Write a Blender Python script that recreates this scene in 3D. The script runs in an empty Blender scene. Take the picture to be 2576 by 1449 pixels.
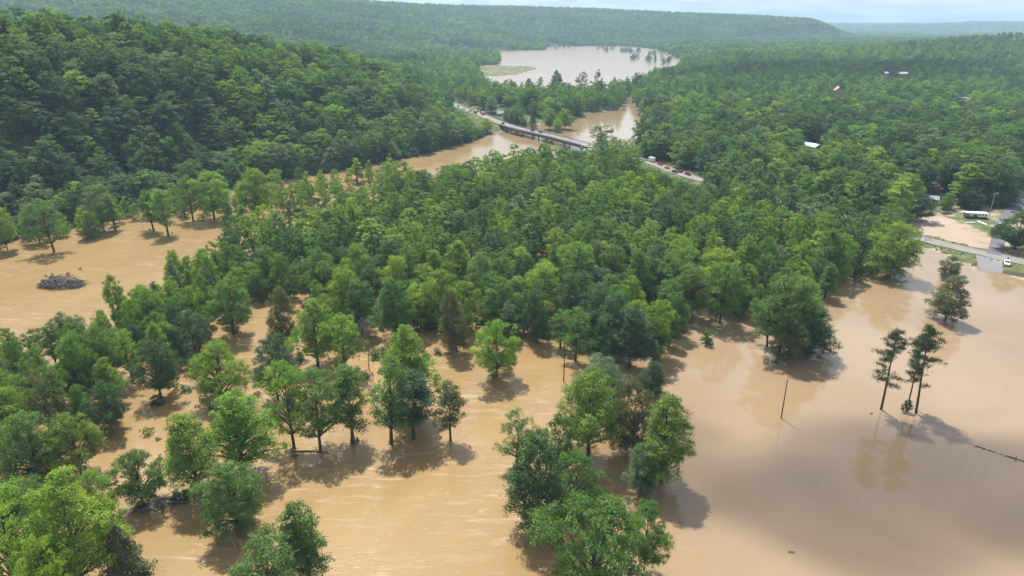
import bpy, bmesh, math, random
import numpy as np
from mathutils import Vector, Matrix

SC = bpy.context.scene
COL = SC.collection
R = math.radians

# ------------------------------------------------------------------ camera
CAM_H, FPX, PITCH, CX, CY = 95.0, 1717.3, R(21.4), 1288.0, 724.5   # FPX in units of a 2576 px wide picture
cam = bpy.data.cameras.new('camera')
cam.sensor_width = 36.0; cam.lens = 24.0
cam.clip_start = 1.0; cam.clip_end = 40000.0
camo = bpy.data.objects.new('camera', cam); COL.objects.link(camo)
camo.location = (0, 0, CAM_H); camo.rotation_euler = (math.pi/2 - PITCH, 0, 0)
SC.camera = camo

# ------------------------------------------------------------------ light
SUN_EL = R(60.0)
SUN_AZ = R(-21.0)                      # from +Y towards -X : the sun stands ahead of the camera, a little to the left
world = bpy.data.worlds.new('World'); SC.world = world; world.use_nodes = True
wn = world.node_tree; wn.nodes.clear()
w_out = wn.nodes.new('ShaderNodeOutputWorld'); w_bg = wn.nodes.new('ShaderNodeBackground')
w_sky = wn.nodes.new('ShaderNodeTexSky'); w_sky.sky_type = 'NISHITA'; w_sky.sun_disc = False
w_sky.sun_elevation = SUN_EL; w_sky.sun_rotation = SUN_AZ
w_sky.altitude = 200; w_sky.air_density = 1.0; w_sky.dust_density = 2.0; w_sky.ozone_density = 1.0
w_bg.inputs['Strength'].default_value = 0.088
# broken fair-weather cloud over the whole dome: noise on a plane high above
w_tc = wn.nodes.new('ShaderNodeTexCoord'); w_sep = wn.nodes.new('ShaderNodeSeparateXYZ')
wn.links.new(w_tc.outputs['Generated'], w_sep.inputs[0])
def wmath(op, a, b=None):
    n = wn.nodes.new('ShaderNodeMath'); n.operation = op
    for i, v in enumerate((a, b)):
        if v is None: continue
        if isinstance(v, (int, float)): n.inputs[i].default_value = v
        else: wn.links.new(v, n.inputs[i])
    return n.outputs[0]
w_z = wmath('ADD', wmath('MAXIMUM', w_sep.outputs[2], 0.0), 0.12)
w_cmb = wn.nodes.new('ShaderNodeCombineXYZ')
wn.links.new(wmath('DIVIDE', w_sep.outputs[0], w_z), w_cmb.inputs[0])
wn.links.new(wmath('DIVIDE', w_sep.outputs[1], w_z), w_cmb.inputs[1])
w_no = wn.nodes.new('ShaderNodeTexNoise'); w_no.inputs['Scale'].default_value = 1.55; w_no.inputs['Detail'].default_value = 4.0
w_no.inputs['Roughness'].default_value = 0.5
wn.links.new(w_cmb.outputs[0], w_no.inputs['Vector'])
w_rmp = wn.nodes.new('ShaderNodeMapRange'); w_rmp.interpolation_type = 'SMOOTHSTEP'
w_rmp.inputs['From Min'].default_value = 0.30; w_rmp.inputs['From Max'].default_value = 0.66
w_rmp.inputs['To Max'].default_value = 0.75
wn.links.new(w_no.outputs['Fac'], w_rmp.inputs['Value'])
w_mix = wn.nodes.new('ShaderNodeMix'); w_mix.data_type = 'RGBA'
wn.links.new(w_rmp.outputs[0], w_mix.inputs['Factor'])
wn.links.new(w_sky.outputs[0], w_mix.inputs['A']); w_mix.inputs['B'].default_value = (8.6, 8.9, 9.3, 1)
wn.links.new(w_mix.outputs['Result'], w_bg.inputs['Color']); wn.links.new(w_bg.outputs[0], w_out.inputs[0])

sun = bpy.data.lights.new('sun', 'SUN'); sun.energy = 5.0; sun.angle = R(0.53); sun.color = (1.0, 0.965, 0.915)
suno = bpy.data.objects.new('sun', sun); COL.objects.link(suno)
SUN_DIR = Vector((math.sin(SUN_AZ)*math.cos(SUN_EL), math.cos(SUN_AZ)*math.cos(SUN_EL), math.sin(SUN_EL)))
suno.rotation_euler = (-SUN_DIR).to_track_quat('-Z', 'Y').to_euler()
suno.location = (0, 0, 800)

SC.view_settings.view_transform = 'Standard'; SC.view_settings.look = 'None'
SC.view_settings.exposure = 0.8; SC.view_settings.gamma = 1.0; SC.view_settings.use_curve_mapping = False
SC.render.engine = 'CYCLES'
SC.cycles.use_denoising = True
SC.cycles.max_bounces = 6; SC.cycles.diffuse_bounces = 3; SC.cycles.glossy_bounces = 2
SC.cycles.transmission_bounces = 4; SC.cycles.transparent_max_bounces = 6; SC.cycles.volume_bounces = 0
SC.cycles.sample_clamp_indirect = 6.0; SC.cycles.caustics_reflective = False; SC.cycles.caustics_refractive = False

# ------------------------------------------------------------------ helpers
def P(x, y, z=0.0):
    """ground point (height z) that the photograph shows at picture point x, y (2576 x 1449)"""
    u = (x-CX)/FPX; v = (y-CY)/FPX
    dy = math.cos(PITCH)-v*math.sin(PITCH); dz = -math.sin(PITCH)-v*math.cos(PITCH)
    t = (z-CAM_H)/dz
    return np.array((u*t, dy*t, z))
def ground_px(x, y, n=6):
    z = 1.0
    for _ in range(n): p = P(x, y, z); z = float(height([p[0]], [p[1]])[0])
    return np.array((p[0], p[1], z))
def slope_of_row(y):
    v = (y-CY)/FPX
    return (-math.sin(PITCH)-v*math.cos(PITCH))/(math.cos(PITCH)-v*math.sin(PITCH))
def depth_of(p): return p[1]*math.cos(PITCH)+(CAM_H-p[2])*math.sin(PITCH)
def to_px(X, Y, Z):
    d = Y*math.cos(PITCH)+(CAM_H-Z)*math.sin(PITCH)
    v = (Y*-math.sin(PITCH)+(CAM_H-Z)*math.cos(PITCH))/d
    return CX+FPX*X/d, CY+FPX*v, d
def poly(pts, z=0.0): return np.array([P(*p, z)[:2] for p in pts])

def inside(X, Y, pg):
    r = np.zeros(X.shape, bool); n = len(pg)
    for i in range(n):
        x0, y0 = pg[i]; x1, y1 = pg[(i+1) % n]
        if y0 == y1: continue
        c = ((y0 > Y) != (y1 > Y)) & (X < (x1-x0)*(Y-y0)/(y1-y0)+x0)
        r ^= c
    return r
def seg_dist(X, Y, a, b):
    ax, ay = a; bx, by = b; dx, dy = bx-ax, by-ay
    t = np.clip(((X-ax)*dx+(Y-ay)*dy)/(dx*dx+dy*dy+1e-9), 0, 1)
    return np.hypot(X-ax-t*dx, Y-ay-t*dy), t
def sdist(X, Y, pg):
    """signed distance, negative inside"""
    d = np.full(X.shape, 1e9); n = len(pg)
    for i in range(n): d = np.minimum(d, seg_dist(X, Y, pg[i], pg[(i+1) % n])[0])
    return np.where(inside(X, Y, pg), -d, d)
def line_dist(X, Y, pts, vals):
    d = np.full(X.shape, 1e9); w = np.zeros(X.shape)
    for i in range(len(pts)-1):
        di, t = seg_dist(X, Y, pts[i], pts[i+1])
        m = di < d
        d = np.where(m, di, d); w = np.where(m, vals[i]+(vals[i+1]-vals[i])*t, w)
    return d, w
def sstep(a, b, x):
    t = np.clip((x-a)/(b-a), 0, 1); return t*t*(3-2*t)
def vnoise(x, y, seed):
    rs = np.random.RandomState(seed); g = rs.rand(256, 256)
    xi = np.floor(x).astype(int); yi = np.floor(y).astype(int); fx = x-xi; fy = y-yi
    fx = fx*fx*(3-2*fx); fy = fy*fy*(3-2*fy)
    a = g[xi % 256, yi % 256]; b = g[(xi+1) % 256, yi % 256]; c = g[xi % 256, (yi+1) % 256]; d = g[(xi+1) % 256, (yi+1) % 256]
    return (a*(1-fx)+b*fx)*(1-fy)+(c*(1-fx)+d*fx)*fy
def fbm(x, y, seed): return (vnoise(x, y, seed)*4+vnoise(x*2.1+7, y*2.1, seed+1)*2+vnoise(x*4.3, y*4.3+3, seed+2))/7

def fast_mesh(name, V, F, k=4, mats=(), mat_idx=None, smooth=False):
    """mesh from arrays, every face with k corners"""
    V = np.asarray(V, np.float32); F = np.asarray(F, np.int32)
    me = bpy.data.meshes.new(name)
    me.vertices.add(len(V)); me.vertices.foreach_set('co', V.ravel())
    me.loops.add(F.size); me.loops.foreach_set('vertex_index', F.ravel())
    me.polygons.add(len(F)); me.polygons.foreach_set('loop_start', np.arange(0, F.size, k, dtype=np.int32))
    me.polygons.foreach_set('loop_total', np.full(len(F), k, np.int32))
    for m in mats: me.materials.append(m)
    if mat_idx is not None: me.polygons.foreach_set('material_index', np.asarray(mat_idx, np.int32))
    me.polygons.foreach_set('use_smooth', np.full(len(F), smooth, bool))
    me.update(calc_edges=True)
    return me
def link(name, data, parent=None):
    o = bpy.data.objects.new(name, data); COL.objects.link(o)
    if parent is not None: o.parent = parent
    return o
def tag(o, label=None, cat=None, group=None, kind=None):
    if label: o['label'] = label
    if cat: o['category'] = cat
    if group: o['group'] = group
    if kind: o['kind'] = kind
    return o
def empty(name, loc, rz=0.0, scale=(1, 1, 1)):
    o = bpy.data.objects.new(name, None); COL.objects.link(o)
    o.location = loc; o.rotation_euler = (0, 0, rz); o.scale = scale; o.empty_display_size = 0.5
    return o

class MB:
    """collects boxes, tubes and prisms into one mesh"""
    def __init__(s): s.v = []; s.f = []
    def add(s, vs, fs):
        n = len(s.v); s.v += [tuple(map(float, p)) for p in vs]; s.f += [tuple(i+n for i in f) for f in fs]; return s
    def box(s, x0, x1, y0, y1, z0, z1):
        return s.add([(x0,y0,z0),(x1,y0,z0),(x1,y1,z0),(x0,y1,z0),(x0,y0,z1),(x1,y0,z1),(x1,y1,z1),(x0,y1,z1)],
                     [(0,3,2,1),(4,5,6,7),(0,1,5,4),(1,2,6,5),(2,3,7,6),(3,0,4,7)])
    def tube(s, pts, rads, n=6, cap=True):
        pts = [Vector(p) for p in pts]; rings = []
        for i, p in enumerate(pts):
            d = (pts[min(i+1, len(pts)-1)]-pts[max(i-1, 0)]).normalized()
            a = d.orthogonal().normalized(); b = d.cross(a)
            rings.append([p+(a*math.cos(2*math.pi*k/n)+b*math.sin(2*math.pi*k/n))*rads[i] for k in range(n)])
        vs = [v for r in rings for v in r]; fs = []
        for i in range(len(pts)-1):
            for k in range(n): fs.append((i*n+k, i*n+(k+1) % n, (i+1)*n+(k+1) % n, (i+1)*n+k))
        if cap: fs += [tuple(range(n-1, -1, -1)), tuple(range((len(pts)-1)*n, len(pts)*n))]
        return s.add(vs, fs)
    def prism(s, prof, y0, y1):
        """profile in x,z extruded along y"""
        n = len(prof); vs = [(x, y0, z) for x, z in prof]+[(x, y1, z) for x, z in prof]
        fs = [tuple(range(n)), tuple(range(2*n-1, n-1, -1))]
        for k in range(n): fs.append((k, n+k, n+(k+1) % n, (k+1) % n))
        return s.add(vs, fs)
    def build(s, name, mat, parent=None, bevel=0.0, smooth=False):
        me = bpy.data.meshes.new(name); me.from_pydata(s.v, [], s.f); me.materials.append(mat)
        bm = bmesh.new(); bm.from_mesh(me); bmesh.ops.recalc_face_normals(bm, faces=bm.faces[:])
        if bevel: bmesh.ops.bevel(bm, geom=bm.edges[:], offset=bevel, segments=2, affect='EDGES', clamp_overlap=True)
        bm.to_mesh(me); bm.free()
        if smooth: me.polygons.foreach_set('use_smooth', np.ones(len(me.polygons), bool))
        return link(name, me, parent)

# ------------------------------------------------------------------ materials
def nmat(name):
    m = bpy.data.materials.new(name); m.use_nodes = True; nt = m.node_tree; nt.nodes.clear()
    out = nt.nodes.new('ShaderNodeOutputMaterial'); return m, nt, out
def N(nt, typ, **kw):
    n = nt.nodes.new(typ)
    for k, v in kw.items(): setattr(n, k, v)
    return n
def setin(nt, n, **kw):
    for k, v in kw.items():
        s = n.inputs[k.replace('_', ' ')]
        if hasattr(v, 'links') or isinstance(v, bpy.types.NodeSocket): nt.links.new(v, s)
        else: s.default_value = v
    return n
def mixc(nt, fac, a, b, mode='MIX'):
    n = N(nt, 'ShaderNodeMix', data_type='RGBA', blend_type=mode)
    for k, v in (('Factor', fac), ('A', a), ('B', b)):
        if isinstance(v, bpy.types.NodeSocket): nt.links.new(v, n.inputs[k])
        else: n.inputs[k].default_value = v if k == 'Factor' else (*v[:3], 1)
    return n.outputs['Result']
def noise(nt, vec, scale, detail=3.0, rough=0.55, dist=0.0):
    n = N(nt, 'ShaderNodeTexNoise'); n.inputs['Scale'].default_value = scale; n.inputs['Detail'].default_value = detail
    n.inputs['Roughness'].default_value = rough; n.inputs['Distortion'].default_value = dist
    if vec is not None: nt.links.new(vec, n.inputs['Vector'])
    return n.outputs['Fac']
def mapr(nt, v, a, b, c=0.0, d=1.0, smooth=True):
    n = N(nt, 'ShaderNodeMapRange'); n.interpolation_type = 'SMOOTHSTEP' if smooth else 'LINEAR'
    nt.links.new(v, n.inputs['Value'])
    for k, x in zip(('From Min', 'From Max', 'To Min', 'To Max'), (a, b, c, d)): n.inputs[k].default_value = x
    return n.outputs[0]
def fmath(nt, op, a, b=0.0):
    n = N(nt, 'ShaderNodeMath', operation=op)
    for i, v in enumerate((a, b)):
        if isinstance(v, bpy.types.NodeSocket): nt.links.new(v, n.inputs[i])
        else: n.inputs[i].default_value = v
    return n.outputs[0]
def solid(name, col, rough=0.6, metal=0.0, var=0.25, scale=3.0, spec=0.4):
    """plain painted, wooden or metal surface with uneven tone"""
    m, nt, out = nmat(name); b = N(nt, 'ShaderNodeBsdfPrincipled')
    tc = N(nt, 'ShaderNodeTexCoord'); f = noise(nt, tc.outputs['Object'], scale, 4)
    c = mixc(nt, mapr(nt, f, 0.3, 0.7), [x*(1-var) for x in col], [min(1, x*(1+var)) for x in col])
    nt.links.new(c, b.inputs['Base Color']); b.inputs['Roughness'].default_value = rough
    b.inputs['Metallic'].default_value = metal; b.inputs['Specular IOR Level'].default_value = spec
    nt.links.new(b.outputs[0], out.inputs[0]); return m

def leaf_mat(name, instancer):
    m, nt, out = nmat(name)
    if instancer:
        a = N(nt, 'ShaderNodeAttribute', attribute_type='INSTANCER', attribute_name='tcol'); base = a.outputs['Color']
    else:
        a = N(nt, 'ShaderNodeObjectInfo'); base = a.outputs['Color']
    lv = N(nt, 'ShaderNodeAttribute', attribute_type='GEOMETRY', attribute_name='lv')
    h = N(nt, 'ShaderNodeHueSaturation'); nt.links.new(base, h.inputs['Color'])
    nt.links.new(mapr(nt, lv.outputs['Fac'], 0, 1, 0.52, 0.475, False), h.inputs['Hue'])
    nt.links.new(mapr(nt, lv.outputs['Fac'], 0, 1, 0.62, 1.42, False), h.inputs['Value'])
    d = N(nt, 'ShaderNodeBsdfDiffuse'); t = N(nt, 'ShaderNodeBsdfTranslucent'); g = N(nt, 'ShaderNodeBsdfGlossy')
    nt.links.new(h.outputs[0], d.inputs['Color'])
    tcol = mixc(nt, 1.0, h.outputs[0], (1.6, 1.75, 0.5), 'MULTIPLY'); nt.links.new(tcol, t.inputs['Color'])
    mx = N(nt, 'ShaderNodeMixShader'); mx.inputs[0].default_value = 0.44
    nt.links.new(d.outputs[0], mx.inputs[1]); nt.links.new(t.outputs[0], mx.inputs[2])
    g.inputs['Roughness'].default_value = 0.7; g.inputs['Color'].default_value = (0.85, 0.95, 0.9, 1)
    m2 = N(nt, 'ShaderNodeMixShader'); m2.inputs[0].default_value = 0.03
    nt.links.new(mx.outputs[0], m2.inputs[1]); nt.links.new(g.outputs[0], m2.inputs[2])
    nt.links.new(m2.outputs[0], out.inputs[0]); return m
LEAF = leaf_mat('leaf_foliage', False); LEAF_W = leaf_mat('leaf_wood', True)
BARK = solid('bark', (0.075, 0.06, 0.047), 0.9, var=0.4, scale=2.0, spec=0.1)
PALEBARK = solid('pale_bark', (0.34, 0.31, 0.27), 0.9, var=0.35, scale=1.2, spec=0.1)
DEADBARK = solid('dead_bark', (0.22, 0.195, 0.175), 0.9, var=0.3, scale=1.5, spec=0.1)
WEATHERED = solid('weathered_driftwood', (0.15, 0.135, 0.125), 0.9, var=0.55, scale=1.0, spec=0.1)
POLEWOOD = solid('pole_wood', (0.07, 0.05, 0.037), 0.85, var=0.3, spec=0.1)
GREYPOLE = solid('grey_pole', (0.34, 0.34, 0.33), 0.7, var=0.15)
WHITEMETAL = solid('white_sheet_metal', (0.80, 0.80, 0.80), 0.45, var=0.06, scale=0.8)
GALV = solid('galvanised_roof', (0.66, 0.68, 0.72), 0.4, metal=0.15, var=0.1, scale=0.6)
DIRTYWHITE = solid('dirty_white_panel', (0.58, 0.55, 0.52), 0.6, var=0.25, scale=0.7)
TANWALL = solid('tan_wall', (0.42, 0.29, 0.20), 0.8, var=0.2, scale=0.5)
GREYROOF = solid('grey_shingle', (0.22, 0.23, 0.27), 0.85, var=0.2)
GREYWALL = solid('grey_wall', (0.30, 0.29, 0.28), 0.8, var=0.2)
DARKIN = solid('dark_opening', (0.02, 0.02, 0.022), 0.5, var=0.2)
GLASS = solid('dark_glass', (0.02, 0.025, 0.03), 0.12, var=0.1, spec=0.6)
TYRE = solid('tyre_rubber', (0.02, 0.02, 0.02), 0.85, var=0.1)
CHROME = solid('grey_trim', (0.35, 0.35, 0.36), 0.35, metal=0.6, var=0.1)
LAMP = solid('lamp_lens', (0.75, 0.75, 0.72), 0.2, var=0.05)
CONCRETE = solid('bridge_concrete', (0.175, 0.172, 0.168), 0.85, var=0.18, scale=0.25)
GIRDER = solid('weathered_girder', (0.10, 0.085, 0.08), 0.75, var=0.35, scale=0.4)
RAIL = solid('rail_grey', (0.22, 0.22, 0.23), 0.6, metal=0.3, var=0.2)
SKIN = solid('skin', (0.45, 0.28, 0.2), 0.6, var=0.05)

def water_mat():
    m, nt, out = nmat('muddy_flood_water'); b = N(nt, 'ShaderNodeBsdfPrincipled')
    g = N(nt, 'ShaderNodeNewGeometry'); pos = g.outputs['Position']
    sp = N(nt, 'ShaderNodeSeparateXYZ'); nt.links.new(pos, sp.inputs[0])
    # current: the river and the wooded flats run, the field on the far side of the tree belt lies still
    w = noise(nt, pos, 0.012, 2)
    x = fmath(nt, 'ADD', fmath(nt, 'SUBTRACT', sp.outputs[0], fmath(nt, 'MULTIPLY', sp.outputs[1], 0.10)), fmath(nt, 'MULTIPLY', w, 30.0))
    still = mapr(nt, x, 10.0, 50.0)
    far = mapr(nt, sp.outputs[1], 420.0, 700.0)
    still = fmath(nt, 'MAXIMUM', still, far)
    run = fmath(nt, 'SUBTRACT', 1.0, still)
    # flow-aligned coordinates (the river runs from far right to near left)
    mp = N(nt, 'ShaderNodeMapping'); mp.inputs['Rotation'].default_value = (0, 0, R(-48)); mp.inputs['Scale'].default_value = (0.10, 0.55, 1)
    nt.links.new(pos, mp.inputs['Vector'])
    s1 = noise(nt, mp.outputs[0], 0.9, 5, 0.65, 0.8)
    mp2 = N(nt, 'ShaderNodeMapping'); mp2.inputs['Rotation'].default_value = (0, 0, R(-25)); mp2.inputs['Scale'].default_value = (0.25, 1.0, 1)
    nt.links.new(pos, mp2.inputs['Vector'])
    s2 = noise(nt, mp2.outputs[0], 0.8, 5, 0.7, 1.2)
    big = noise(nt, pos, 0.016, 4, 0.6, 1.5)
    mud = mixc(nt, mapr(nt, big, 0.3, 0.7), (0.222, 0.144, 0.060), (0.262, 0.175, 0.080))
    patch = mapr(nt, noise(nt, pos, 0.03, 2), 0.33, 0.58)
    mud = mixc(nt, still, mud, mixc(nt, mapr(nt, big, 0.3, 0.7), (0.225, 0.156, 0.088), (0.255, 0.182, 0.112)))  # still water: pale reflection of the cloudy sky put into the mud colour
    foam = fmath(nt, 'MULTIPLY', fmath(nt, 'MULTIPLY', mapr(nt, s1, 0.50, 0.76, 0, 0.65), patch), run)
    foam2 = fmath(nt, 'MULTIPLY', fmath(nt, 'MULTIPLY', mapr(nt, s2, 0.54, 0.78, 0, 0.30), mapr(nt, noise(nt, pos, 0.045, 2), 0.45, 0.62)), run)
    mp3 = N(nt, 'ShaderNodeMapping'); mp3.inputs['Rotation'].default_value = (0, 0, R(-20)); mp3.inputs['Scale'].default_value = (0.5, 1.3, 1)
    nt.links.new(pos, mp3.inputs['Vector'])
    fleck = fmath(nt, 'MULTIPLY', fmath(nt, 'MULTIPLY', mapr(nt, noise(nt, mp3.outputs[0], 1.7, 3, 0.6, 0.6), 0.63, 0.72, 0, 0.75), mapr(nt, noise(nt, pos, 0.05, 3), 0.42, 0.6)), run)
    foam2 = fmath(nt, 'MAXIMUM', foam2, fleck)
    c = mixc(nt, fmath(nt, 'MAXIMUM', foam, foam2), mud, (0.42, 0.335, 0.25))
    nt.links.new(c, b.inputs['Base Color'])
    b.inputs['IOR'].default_value = 1.33; nt.links.new(mapr(nt, still, 0, 1, 0.55, 1.0, False), b.inputs['Specular IOR Level'])
    nt.links.new(fmath(nt, 'ADD', mapr(nt, still, 0, 1, 0.18, 0.06, False), mapr(nt, sp.outputs[1], 500.0, 1100.0, 0, 0.16)), b.inputs['Roughness'])
    bw = noise(nt, mp2.outputs[0], 1.6, 4, 0.6, 0.5)
    hgt = fmath(nt, 'ADD', fmath(nt, 'MULTIPLY', bw, fmath(nt, 'MULTIPLY', run, 0.20)), fmath(nt, 'MULTIPLY', noise(nt, pos, 0.9, 3), 0.02))
    bp = N(nt, 'ShaderNodeBump'); bp.inputs['Strength'].default_value = 0.9; bp.inputs['Distance'].default_value = 0.22
    nt.links.new(hgt, bp.inputs['Height']); nt.links.new(bp.outputs[0], b.inputs['Normal'])
    nt.links.new(b.outputs[0], out.inputs[0]); return m
def ground_mat():
    m, nt, out = nmat('ground_cover'); b = N(nt, 'ShaderNodeBsdfPrincipled')
    g = N(nt, 'ShaderNodeNewGeometry'); pos = g.outputs['Position']
    gr = N(nt, 'ShaderNodeAttribute', attribute_name='grass').outputs['Fac']; mu = N(nt, 'ShaderNodeAttribute', attribute_name='mud').outputs['Fac']
    n1 = noise(nt, pos, 0.12, 4); n2 = noise(nt, pos, 0.5, 4); n3 = noise(nt, pos, 0.05, 3, 0.6, 1.0)
    floor = mixc(nt, n2, (0.035, 0.045, 0.018), (0.07, 0.06, 0.035))
    grass = mixc(nt, mapr(nt, n1, 0.35, 0.65), (0.066, 0.088, 0.028), (0.110, 0.122, 0.050))
    grass = mixc(nt, mapr(nt, n2, 0.55, 0.75, 0, 0.6), grass, (0.19, 0.155, 0.10))
    mud = mixc(nt, mapr(nt, n3, 0.35, 0.65), (0.30, 0.225, 0.165), (0.32, 0.255, 0.205))
    mud = mixc(nt, mapr(nt, n2, 0.55, 0.8, 0, 0.5), mud, (0.17, 0.13, 0.095))
    fg = mapr(nt, fmath(nt, 'ADD', gr, fmath(nt, 'MULTIPLY', fmath(nt, 'SUBTRACT', n2, 0.5), 0.7)), 0.35, 0.65)
    fm = mapr(nt, fmath(nt, 'ADD', mu, fmath(nt, 'MULTIPLY', fmath(nt, 'SUBTRACT', n1, 0.5), 1.1)), 0.35, 0.65)
    c = mixc(nt, fm, mixc(nt, fg, floor, grass), mud)
    nt.links.new(c, b.inputs['Base Color']); b.inputs['Roughness'].default_value = 0.9; b.inputs['Specular IOR Level'].default_value = 0.15
    bp = N(nt, 'ShaderNodeBump'); bp.inputs['Strength'].default_value = 0.6; bp.inputs['Distance'].default_value = 0.4
    nt.links.new(n2, bp.inputs['Height']); nt.links.new(bp.outputs[0], b.inputs['Normal'])
    nt.links.new(b.outputs[0], out.inputs[0]); return m
def asphalt_mat(name, col, dirt):
    m, nt, out = nmat(name); b = N(nt, 'ShaderNodeBsdfPrincipled')
    g = N(nt, 'ShaderNodeNewGeometry'); pos = g.outputs['Position']
    n1 = noise(nt, pos, 0.10, 4); n2 = noise(nt, pos, 1.2, 4)
    c = mixc(nt, n2, [x*0.8 for x in col], [x*1.2 for x in col])
    c = mixc(nt, mapr(nt, n1, 0.52, 0.72, 0, dirt), c, (0.40, 0.29, 0.20))
    nt.links.new(c, b.inputs['Base Color']); b.inputs['Roughness'].default_value = 0.85; b.inputs['Specular IOR Level'].default_value = 0.3
    nt.links.new(b.outputs[0], out.inputs[0]); return m
WATER = water_mat(); GROUND = ground_mat()
ROADMAT = asphalt_mat('pale_worn_asphalt', (0.165, 0.16, 0.157), 0.35)
DARKROAD = asphalt_mat('dark_asphalt', (0.10, 0.10, 0.115), 0.2)
PAINT = solid('road_paint', (0.38, 0.375, 0.35), 0.7, var=0.2, scale=0.8)
YPAINT = solid('yellow_road_paint', (0.55, 0.40, 0.08), 0.7, var=0.25, scale=0.8)

# ------------------------------------------------------------------ the lie of the land
NEARW = poly([(-900, 1000), (-300, 705), (0, 610), (100, 588), (330, 533), (450, 500), (700, 455), (880, 425), (1050, 392), (1195, 352), (1235, 336),
              (1275, 327), (1300, 318), (1340, 316), (1380, 308), (1440, 298), (1480, 284), (1560, 277), (1572, 245), (1585, 245), (1612, 285), (1630, 306), (1692, 317),
              (1665, 334), (1630, 347), (1602, 374), (1640, 428), (1740, 472), (1900, 508), (2080, 556), (2258, 606), (2300, 612), (2380, 640),
              (2440, 663), (2464, 688), (2520, 688), (2576, 704), (3300, 860), (4200, 2300), (-2200, 2300)])
LAKE = poly([(1055, 131), (1240, 129), (1368, 126), (1382, 117), (1500, 116), (1600, 118), (1650, 124), (1715, 152), (1712, 176), (1650, 202), (1585, 230), (1500, 246), (1400, 250),
             (1290, 250), (1245, 242), (1218, 218), (1208, 192), (1290, 191), (1356, 175), (1340, 167), (1250, 166), (1258, 150), (1252, 137), (1120, 134)])
ROADPTS = [P(1085, 236, 3)[:2], P(1140, 262, 3)[:2], P(1210, 289, 4.2)[:2], P(1280, 316, 5.4)[:2], P(1375, 339, 5.6)[:2], P(1470, 363, 5.2)[:2], P(1550, 385, 3.4)[:2],
           P(1632, 407, 2)[:2], P(1735, 444, 1.8)[:2], P(1910, 489, 1.6)[:2], P(2080, 535, 1.4)[:2], P(2260, 585, 1.2)[:2], P(2400, 620, 1.2)[:2], P(2530, 649, 1.2)[:2], P(2700, 685, 1.3)[:2], P(3000, 745, 1.5)[:2]]
ROADZ = [3, 3, 4.2, 5.4, 5.6, 5.2, 3.4, 2, 1.8, 1.6, 1.4, 1.2, 1.2, 1.2, 1.3, 1.5]
BR0, BR1 = 3, 5                         # bridge between these road points
DRIVE = [P(2500, 644, 1.2)[:2], P(2508, 615, 1.2)[:2], P(2515, 585, 1.3)[:2], P(2522, 560, 1.5)[:2], P(2545, 530, 1.8)[:2], P(2585, 490, 2.5)[:2], P(2640, 450, 3)[:2]]
DRIVEZ = [1.2, 1.2, 1.3, 1.5, 1.8, 2.5, 3]
CLEARING = poly([(2270, 580), (2292, 545), (2300, 520), (2350, 508), (2400, 515), (2430, 530), (2500, 528), (2545, 505), (2600, 470), (2700, 480), (2700, 660), (2576, 650), (2450, 628), (2330, 598)])
WGRASS = poly([(1132, 256), (1210, 296), (1288, 326), (1240, 336), (1196, 322), (1146, 280)])
NGRASS = poly([(1235, 280), (1290, 283), (1330, 297), (1400, 312), (1390, 322), (1300, 314), (1240, 296)])
SPIT = poly([(1196, 192), (1208, 176), (1245, 164), (1345, 166), (1358, 174), (1292, 193), (1222, 207)])
PASS = np.concatenate([poly([(1205, 362), (1165, 310), (1128, 272), (1085, 246), (1000, 222)]), np.array([(400, 1500), (400, 600)])])
RIDGES = [  # crest points X, Y, h and half width
    (np.array([(-900, 60), (-520, 250), (-305, 430), (-244, 560), (-164, 700), (-123, 765), (-80, 810)]), [84, 80, 81, 76, 50, 32, 9], 175, 420),
]
def crest(pxs, tree):
    pts, hs = [], []
    for x, y, Y in pxs:
        h = CAM_H+Y*slope_of_row(y)-tree
        d = Y*math.cos(PITCH)+(CAM_H-h)*math.sin(PITCH)
        pts.append(((x-CX)/FPX*d, Y)); hs.append(h)
    return np.array(pts), hs
_c = crest([(-900, -18, 1700), (-300, -14, 1800), (0, -9, 2000), (500, -6, 2500), (900, -1, 3100), (1050, 7, 3500), (1200, 12, 3750), (1500, 19, 3900), (1700, 30, 3950), (1900, 37, 3900), (2050, 46, 3800), (2130, 56, 3700), (2165, 76, 3550), (2200, 100, 3400)], 14)
RIDGES.append((*_c, 950, 1500))
_c = crest([(1300, 60, 8600), (2000, 58, 8600), (2400, 58, 8600), (3200, 60, 8600)], 10); RIDGES.append((*_c, 1400, 1800))
_c = crest([(2380, 60, 6800), (2440, 53, 6800), (2700, 57, 6800), (3400, 60, 6500)], 10); RIDGES.append((*_c, 900, 1200))
_c = crest([(2170, 110, 2000), (2300, 100, 1850), (2450, 92, 1700), (2600, 84, 1600), (3100, 70, 1500)], 15); RIDGES.append((*_c, 620, 900))

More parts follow.
